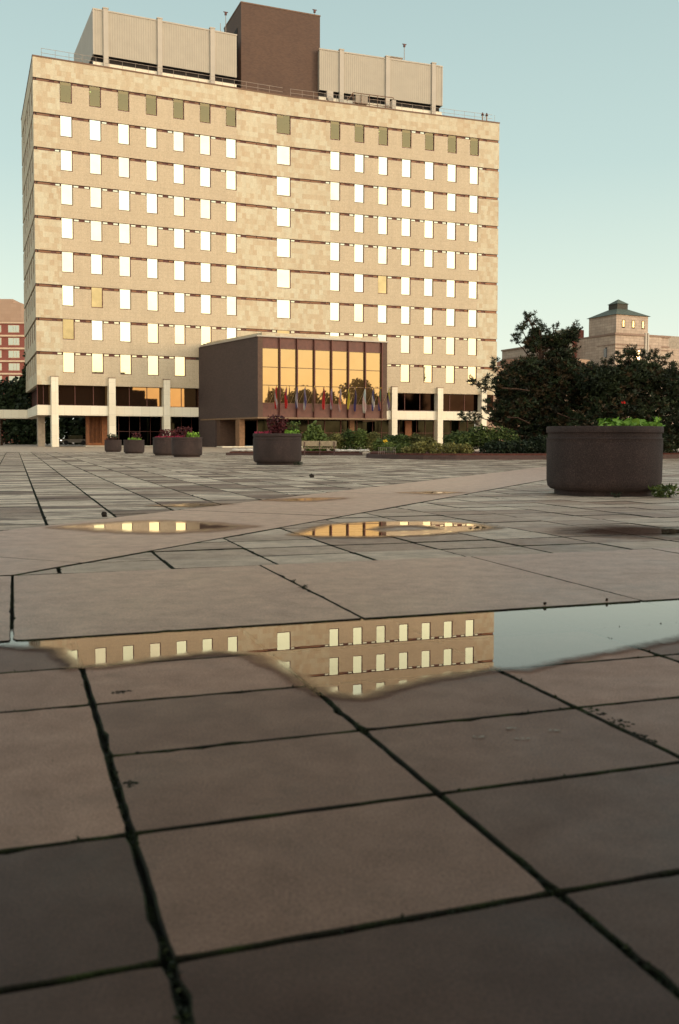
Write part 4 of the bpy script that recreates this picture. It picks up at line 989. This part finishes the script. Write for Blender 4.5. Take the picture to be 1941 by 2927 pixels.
weed(-1.35, 31.0, .0, .16, 80, 74, 'small weed at the right foot of the middle planter', 'leaf_dark')
rf = random.Random(80); mb = MB()
def joint_moss(u=None, v=None, a=0, b=1, n=100, s=.012, z0=-.012):
    for _ in range(n):
        t = rf.uniform(a, b)
        if math.sin(t*5.3+(u or v)*7)+math.sin(t*13.1)*.6 < -.1: continue
        p = uv2xy(u+rf.gauss(0, .004), t) if u is not None else uv2xy(t, v+rf.gauss(0, .004))
        if abs(p[0]) > .42*p[1]+1: continue
        if u is not None and p[1] > 7 and (NN[0]*p[0]+NN[1]*p[1] < 6.4): continue
        leaf_mesh(mb, Vector((p[0], p[1], z0+rf.random()*.012)), s*rf.uniform(.6, 1.5), rf, rf.random(), 0, -.2, .5)
for k in range(-2, 4): joint_moss(u=.227+.727*k, a=.3, b=3.6, n=900, s=.010)
for k in range(1, 6): joint_moss(v=4.13-.525*k, a=-2.2, b=3.2, n=600, s=.009)
for k in range(-24, 12): joint_moss(u=.294+.74*k, a=8, b=30, n=700, s=.020, z0=-.008)
tag(mb.build('joint_moss', M['leaf_dark']), 'green moss and grass growing in the paving joints', 'moss', kind='stuff')
for i, (x, y, s, lab) in enumerate(((-2.55, 10.2, .032, 'small dark clod on the pale slabs at the left'), (1.05, 4.78, .008, 'dark crumb at the far edge of the long puddle, left of two'), (1.40, 4.90, .008, 'dark crumb at the far edge of the long puddle, right of two'), (-.62, 21.0, .05, 'dark clod lying on the open slabs'))):
    bm = bmesh.new(); bmesh.ops.create_icosphere(bm, subdivisions=2, radius=s)
    for v in bm.verts: v.co *= 1+rs.uniform(-.3, .3)
    me = bpy.data.meshes.new('clod'); bm.to_mesh(me); bm.free(); me.materials.append(M['soil_dark'])
    o = bpy.data.objects.new('clod', me); col.objects.link(o); o.location = (x, y, .014+s*.6); tag(o, lab, 'clod', 'clods of dirt on the paving')

# ------------------------------------------------------------------ walkway canopy on the left
e = empty('walkway_canopy', (-50, 119, 0), label='long flat white canopy on square posts left of the tower', cat='canopy')
FC = Fr((-75, 118.0), (1, .075))
mb = MB(); mb.box(FC, 0, 35.6, -3.5, 0, 3.47, 4.57); mb.build('roof', M['stone_pale'], e)
for s_ in (11.5, 21.3, 31.2):
    mb = MB(); mb.box(FC, s_, s_+.42, -.9, -.45, 0, 3.47); mb.build('post', M['concrete_grey'], e)
mb = MB(); mb.box(FC, 0, 30, -4.5, -.3, .004, .10); mb.build('plinth', M['stone_pale'], e)

# ------------------------------------------------------------------ broadleaf trees
def tree(name, x, y, h, r, label, m_, seed, leaf=.5, n=2600, group=None, trunk_h=None, blobs=None, cat='tree'):
    rf = random.Random(seed); e = empty(name, (x, y, 0), label=label, cat=cat, group=group)
    th = trunk_h or h*.4
    mb = MB(); limb(mb, (x, y, 0), (x, y, th*1.3), h*.028, h*.015, rf, 4, 0)
    bl = blobs or []
    if not bl:
        for _ in range(9):
            a = rf.uniform(0, 6.28); t = rf.uniform(.2, .75); zz = rf.uniform(.45, .88)
            bl.append((x+math.cos(a)*r*t, y+math.sin(a)*r*t, h*zz, r*.45, r*.45, h*.13))
        bl.append((x, y, h*.88, r*.4, r*.4, h*.12))
    for b in bl: limb(mb, (x, y, th), b[:3], h*.012, h*.004, rf, 3, .02)
    mb.build('trunk', M['bark'], e)
    cr_ = MB(); per = n//len(bl)
    blob_leaves(cr_, bl, per, leaf, rf, 0, .1, .3, .7, None, False)
    cr_.build('crown', M[m_], e); return e
tree('street_tree', -44.5, 124, 12.5, 5.0, 'dark leafy tree between the brick flats and the tower', 'leaf_dark', 90, .55, 3600,
     blobs=[(-39.6, 123, 11.4, .9, 1.5, 1.6), (-39.8, 123, 9.2, 1.3, 1.8, 1.6), (-41, 124, 7.6, 1.8, 2, 1.3), (-43.5, 124, 7.0, 2.2, 2, 1.6), (-40.5, 124, 5.6, 2.2, 2, 1.6), (-44.5, 124, 5.2, 2.4, 2, 1.6)])
for i, (x, y, h) in enumerate(((-72, 140, 9), (-62, 146, 8.5), (-53, 150, 9), (-45, 150, 9), (-36, 152, 8), (-28, 155, 8))):
    tree('street_tree', x, y, h, 6.5, ['dark tree far left beyond the canopy', 'second dark tree beyond the canopy', 'third dark tree beyond the canopy', 'dark tree seen through the open ground floor', 'dark tree behind the tower, right of the passage', 'dark tree behind the timber portal'][i], 'leaf_dark', 91+i, .8, 2200, 'trees behind the tower', 1.5,
         blobs=[(x+dx, y, zz, 3.6, 2.5, 2.2) for dx in (-4, 0, 4) for zz in (1.8, 4.4)]+[(x, y, h*.82, 3.5, 2.5, 2)])
# parked car glimpsed through the passage
e = empty('parked_car', (-38.0, 136, 0), label='car with lit lamps seen through the passage under the tower', cat='car')
FK = Fr((-40.2, 136), (1, 0))
paint = simple('car_paint', (.10, .09, .08), .3, .3)
mb = MB(); mb.prism([(-40.2, 136), (-36.0, 136), (-36.0, 137.7), (-40.2, 137.7)], .35, .85); mb.build('body', paint, e)
mb = MB(); mb.prism([(-39.5, 136.1), (-37.0, 136.1), (-37.0, 137.6), (-39.5, 137.6)], .85, 1.4); mb.build('cabin', M['glass_dark'], e)
for x in (-39.4, -36.9):
    mb = MB(); mb.tube((x, 135.95, .34), (x, 136.15, .34), .33, n=16); mb.build('wheel', M['dark'], e)
for x in (-36.2, -40.1):
    mb = MB(); mb.box(Fr((x, 135.98), (1, 0)), -.14, .14, 0, .05, .60, .74); mb.build('headlight', M['car_light'], e)

# ------------------------------------------------------------------ brick flats, far left
bx0 = empty('brick_flats', (-90, 231, 0), label='red brick block of flats with cream floor bands at the far left', cat='apartment block')
FA = Fr((-110, 228.5), (1, .04))
mb = MB(); mb.box(FA, 0, 33.6, -14, 0, 0, 29); mb.build('wall', M['red_brick'], bx0)
mb = MB(); mb.box(FA, 0, 30.6, -10, -1.5, 29, 34.8); mb.box(FA, 30.6, 32.6, -10, -1.5, 29, 33.9); mb.build('roof_block', M['tan_block'], bx0)
for i in range(9):
    zb = 28.6-i*3.05
    mb = MB(); mb.box(FA, -.1, 33.8, -.2, .35, zb-(0 if i else -.1), zb+.42); mb.build('floor_band', M['cream'], bx0)
for i in range(7):
    zt = 28.3-i*3.05
    for s0 in (25.6, 29.9, 21.3):
        f_ = MB(); f_.box(FA, s0-.08, s0+2.58, 0, .05, zt-1.75, zt+.02); w = f_.build('window', M['cream'], bx0)
        p_ = MB()
        for a, b in ((0, 1.1), (1.2, 1.75), (1.85, 2.5)): p_.box(FA, s0+a, s0+b, .05, .08, zt-1.65, zt-.06)
        p_.build('pane', mirror('flat_window_glass', (.27, .31, .30), .06), w)

# ------------------------------------------------------------------ stone building, right
hb = empty('stone_hall', (60, 195, 0), label='grey stone building with a square tower block and hipped green roof at right', cat='historic building')
mR = Vector((.87, .42)).normalized()
H0 = Vector((55.1, 190.0)); FH = Fr(H0, mR); 
inn = Vector((-.41, .912)).normalized()
FH2 = Fr(H0+inn*40, -inn)     # left side wall, ends at the front corner
mb = MB(); mb.box(FH, 0, 14.2, -16, 0, 0, 22.0); mb.box(FH2, 0, 39.9, -12, -.01, 0, 21.98); mb.build('wall', M['grey_stone'], hb)
mb = MB(); mb.box(FH, -.3, 14.5, -2, .3, 22.0, 22.4); mb.box(FH2, 0, 40, -2, .3, 22.0, 22.35)
mb.box(FH, -.2, 14.4, 0, .15, 20.0, 20.25); mb.box(FH, -.2, 14.4, 0, .15, 19.3, 19.5); mb.box(FH2, 0, 40.1, 0, .15, 20.0, 20.2); mb.build('cornice', simple('brown_cornice', (.24, .16, .12), .8), hb)
tb = MB(); tb.box(FH, .9, 9.3, -9, -.8, 22.35, 26.2); tw = tb.build('tower_block', M['grey_stone'], hb)
rp = [FH.p(.5, -.4, 26.2), FH.p(9.7, -.4, 26.2), FH.p(9.7, -9.4, 26.2), FH.p(.5, -9.4, 26.2)]
ap = [FH.p(3.6, -3.6, 27.8), FH.p(6.6, -3.6, 27.8), FH.p(6.6, -6.4, 27.8), FH.p(3.6, -6.4, 27.8)]
mb = MB()
for k in range(4): j = (k+1) % 4; mb.poly([rp[k], rp[j], ap[j], ap[k]])
mb.poly(list(reversed(rp))); mb.build('roof', M['green_roof'], tw)
mb = MB(); mb.box(FH, 3.7, 6.5, -6.3, -3.7, 27.7, 28.9); cu_ = mb.build('cupola', simple('dark_cupola', (.05, .045, .035), .8), tw)
cp = [FH.p(3.5, -3.5, 28.9), FH.p(6.7, -3.5, 28.9), FH.p(6.7, -6.5, 28.9), FH.p(3.5, -6.5, 28.9)]; pk = FH.p(5.1, -5, 30.0)
mb = MB()
for k in range(4): mb.poly([cp[k], cp[(k+1) % 4], pk])
mb.poly(list(reversed(cp))); mb.build('cupola_roof', M['green_roof'], cu_ if False else tw)
for s_ in (2.4, 5.0, 7.6):
    f_ = MB(); f_.box(FH, s_, s_+.7, -.8, -.72, 23.6, 25.2); w = f_.build('window', M['dark'], hb); p_ = MB(); p_.box(FH, s_+.08, s_+.5, -.72, -.69, 23.8, 25.1); p_.build('pane', M['glass_yellow'], w)
for s_ in (36.5, 32.5, 28.8, 25.6):
    f_ = MB(); f_.box(FH2, s_, s_+1.2, -.01, .08, 17.6, 19.7); w = f_.build('window', M['dark'], hb); p_ = MB(); p_.box(FH2, s_+.15, s_+1.05, .08, .10, 17.75, 19.5); p_.build('pane', M['glass_side'], w)
f_ = MB(); f_.box(FH, 5.3, 6.5, 0, .08, 17.2, 19.2); w = f_.build('window', M['dark'], hb); p_ = MB(); p_.box(FH, 5.4, 6.4, .08, .11, 17.3, 19.1); p_.build('pane', M['glass_low'], w)
mb = MB(); mb.box(FH, 7.6, 8.0, 0, .35, 12, 22.7); mb.box(FH, 8.25, 8.6, 0, .35, 12, 22.7); mb.build('flue', M['white_trim'], hb)
mb = MB(); mb.box(FH2, 18, 36, 3, 8, 0, 17.2); mb.build('lower_wing', M['tan_block'], hb)
nb = empty('grey_block', (72, 205, 0), label='grey flat roofed building cut by the right edge of the photo', cat='building')
mb = MB(); mb.box(Fr((66.5, 198), mR), 0, 20, -10, 0, 0, 20.2); mb.build('wall', M['grey_stone'], nb)
mb = MB(); mb.box(Fr((67.6, 200), mR), 0, 14, -8, 0, 20.2, 23.0); mb.build('roof_unit', M['concrete_grey'], nb)
mb = MB()
for k in range(6): mb.box(Fr((66.5, 198), mR), 1+k*2.4, 2+k*2.4, 0, .1, 15, 17.5)
mb.build('window', M['dark'], nb)
nb = empty('brick_chimney_block', (49.5, 195, 0), label='small white and red brick roof block behind the pine beside the stone building', cat='building')
mb = MB(); mb.box(Fr((49.0, 200), mR), 0, 3.0, -4, 0, 0, 24.2); mb.build('wall', M['red_brick'], nb)
mb = MB(); mb.box(Fr((48.0, 199.6), mR), 0, 1.9, -4, 0, 0, 24.3); mb.build('rendered_wall', M['white_siding'], nb)
nb = empty('low_roof_building', (36, 190, 0), label='long low brown roof just above the trees right of the tower', cat='building')
FQ = Fr((29.5, 190), (1, .05))
mb = MB(); mb.box(FQ, 0, 22, -12, 0, 0, 15.6); mb.build('wall', M['tan_block'], nb)
mb = MB(); pr = [(0, 15.6), (3, 16.9), (6.5, 17.1), (9, 17.6), (16, 17.5), (22, 15.6)]
for (a, za), (b, zb_) in zip(pr[:-1], pr[1:]):
    mb.poly([FQ.p(a, .3, 15.6), FQ.p(b, .3, 15.6), FQ.p(b, .3, zb_), FQ.p(a, .3, za)]); mb.poly([FQ.p(a, .3, za), FQ.p(b, .3, zb_), FQ.p(b, -12, zb_), FQ.p(a, -12, za)])
mb.build('roof', simple('brown_roof', (.14, .08, .06), .9), nb)

# ------------------------------------------------------------------ behind the camera: what the glass reflects and unseen trees added to shade the near paving
gp = 'trees across the street, seen in the glass'
for i, (x, y, h, r, m_, lab) in enumerate(((70, 20, 12.8, 4.5, 'leaf', 'low round tree reflected in the left glass bays'), (75, 24, 12.3, 4.0, 'leaf', 'low round tree reflected beside the second mullion'), (79, 27, 11.6, 4.0, 'leaf_olive', 'low tree reflected in the middle bays'), (84.5, 31, 14.8, 5.0, 'leaf_olive', 'large round tree reflected in the right glass bays'), (88, 33, 12, 4, 'leaf', 'tree reflected beside the large round one'))):
    tree('street_tree', x, y, h, r, lab, m_, 120+i, .6, 3600, gp)
tree('conifer', 91, 35.2, 21, 3, 'tall conifer reflected in the rightmost glass bay', 'leaf_dark', 130, .6, 3000, gp, 12, blobs=[(91, 35.2, 3+k*2.2, 3.6-k*.42, 3.6-k*.42, 1.4) for k in range(9)])
ob = empty('apartment_block', (45, -4, 0), label='stepped dark apartment block across the street, seen only in the glass band', cat='building')
FO = Fr((24, -16), (26, 17))
mb = MB()
for a, b, h in ((-6, 32, 17.2), (32, 34, 15.6), (34, 37, 13.0), (37, 40, 11.0), (40, 45, 9.0)): mb.box(FO, a, b, 0, 14, 0, h)
mb.build('wall', M['brick_grey'], ob)
for i, (x, y, h, r) in enumerate(((-9, -8, 8, 4.2), (-2, -9, 9, 4.5), (5, -8.5, 9, 4.5), (12, -7, 8.5, 4.2), (19, -4, 8, 4.2), (25, 2, 7, 3.6), (30, 9, 6, 3.2))):
    tree('street_tree', x, y, h, r, 'added unseen shade tree number %s in the row behind the photographer' % ('one two three four five six seven'.split()[i]), 'leaf', 140+i, .42, 3800, 'unseen shade trees added behind the photographer', h*.22)  # row added out of view to block light from the near paving
for i, (tx, ty, bl, lab) in enumerate((
    (-4.5, -4.0, [(-6, -2.5, 5.2, 2.4, 2.2, 1.1), (-3.5, -1.6, 4.9, 2.3, 2.2, 1.0), (-4.5, -4.5, 6.2, 2.8, 2.6, 1.4), (-1.6, -1.2, 5.2, 1.9, 1.8, .9), (-5.8, -.2, 5.6, 1.9, 1.5, .8), (-2.6, 1.0, 4.9, 2.0, 1.5, .7), (-4.8, 2.0, 5.4, 2.0, 1.5, .8), (-1.0, .2, 5.4, 1.7, 1.7, .7), (-2.2, -.3, 3.3, 1.8, 1.1, .5), (-.6, -.9, 3.4, 1.5, 1.1, .5), (-1.4, .7, 3.7, 1.6, .9, .4), (-1.2, 3.0, 4.6, 1.6, 1.3, .6), (-3.6, 3.4, 4.7, 1.8, 1.4, .6), (-3.0, .8, 3.9, 1.4, 1.0, .5)], 'wide unseen tree added to shade the near paving, left behind the photographer'),
    (3.8, -4.2, [(1.4, -2.4, 5.3, 2.3, 2.2, 1.1), (4.0, -1.6, 5.0, 2.4, 2.2, 1.0), (3.6, -4.6, 6.3, 2.8, 2.6, 1.4), (6.2, -1.9, 5.3, 2.0, 1.9, 1.0), (1.5, -.1, 5.9, 1.6, 1.4, .8), (1.2, 1.5, 5.0, 2.0, 1.5, .7), (3.8, .9, 4.8, 2.0, 1.5, .7), (5.6, 2.0, 5.5, 2.0, 1.5, .8), (-.6, 2.2, 5.6, 1.8, 1.2, .7), (1.3, -.4, 3.3, 1.8, 1.1, .5), (2.9, -.6, 3.5, 1.7, 1.2, .5), (1.0, .8, 3.7, 1.8, .9, .4), (2.8, .8, 3.9, 1.6, .9, .4), (1.0, 3.2, 4.6, 1.7, 1.3, .6), (3.4, 3.2, 4.7, 1.8, 1.4, .6), (.2, 1.6, 4.2, 1.5, 1.0, .5)], 'wide unseen tree added to shade the near paving, right behind the photographer'))):
    tree('street_tree', tx, ty, 7.5, 4, lab, 'leaf', 160+i, .34, 30000, 'unseen shade trees added behind the photographer', 3.2, blobs=bl)  # dense crowns added out of view to darken the nearest paving
def moss_clump(x, y, rx, ry, n, seed):
    rf = random.Random(seed); mb = MB()
    for k in range(26):
        a = rf.uniform(0, 6.28); t = rf.random()**.6
        cx = x+(U[0]*math.cos(a)*rx+V[0]*math.sin(a)*ry)*t; cy = y+(U[1]*math.cos(a)*rx+V[1]*math.sin(a)*ry)*t; q = .011*rf.uniform(.5, 1.2)
        ring = [(cx+math.cos(u)*q*rf.uniform(.7, 1.2), cy+math.sin(u)*q*rf.uniform(.7, 1.2)) for u in [j*.785 for j in range(8)]]
        zt = .0015+rf.random()*.003
        for j in range(8):
            b0, b1 = ring[j], ring[(j+1) % 8]
            mb.poly([(b0[0], b0[1], -.002), (b1[0], b1[1], -.002), (cx, cy, zt)])
    return mb.build('moss_clump', M['soil'])
for i, (x, y, rx, ry, n, lab) in enumerate(((-.735, 3.135, .035, .016, 260, 'dark moss clump on the left joint, just below the long puddle'), (-.515, 2.285, .018, .022, 260, 'dark moss clump lower down the same left joint'),
        (.80, 2.93, .03, .05, 300, 'upper of three moss clumps along the right hand joint'), (.85, 2.80, .03, .06, 300, 'middle of three moss clumps along the right hand joint'), (.875, 2.66, .022, .05, 260, 'lowest of three moss clumps along the right hand joint'))):
    tag(moss_clump(x, y, rx, ry, n, 200+i), lab, 'moss', 'moss clumps on the near joints')
pale = simple('chalky_splash', (.42, .38, .33), .8, 0, 60, .3)
for i, (x, y, rx, ry, lab) in enumerate(((.40, 2.66, .020, .009, 'pale splash, leftmost of four on the right hand slab'), (.51, 2.74, .018, .008, 'pale splash, topmost of four on the right hand slab'), (.52, 2.645, .026, .008, 'pale curved splash, lowest of four on the right hand slab'), (.63, 2.72, .018, .008, 'pale splash, rightmost of four on the right hand slab'))):
    rf = random.Random(300+i); mb = MB()
    for k in range(9):
        a = rf.uniform(0, 6.28); cx = x+math.cos(a)*rx*.7; cy = y+math.sin(a)*ry*.7; q = rf.uniform(.25, .6)
        mb.poly([(cx+math.cos(t)*rx*q*.5, cy+math.sin(t)*ry*q, .0022+k*.0002) for t in [j*.785 for j in range(8)]])
    tag(mb.build('pale_splash', pale), lab, 'splash', 'pale splashes on a near slab')
print('objects', len(bpy.data.objects))
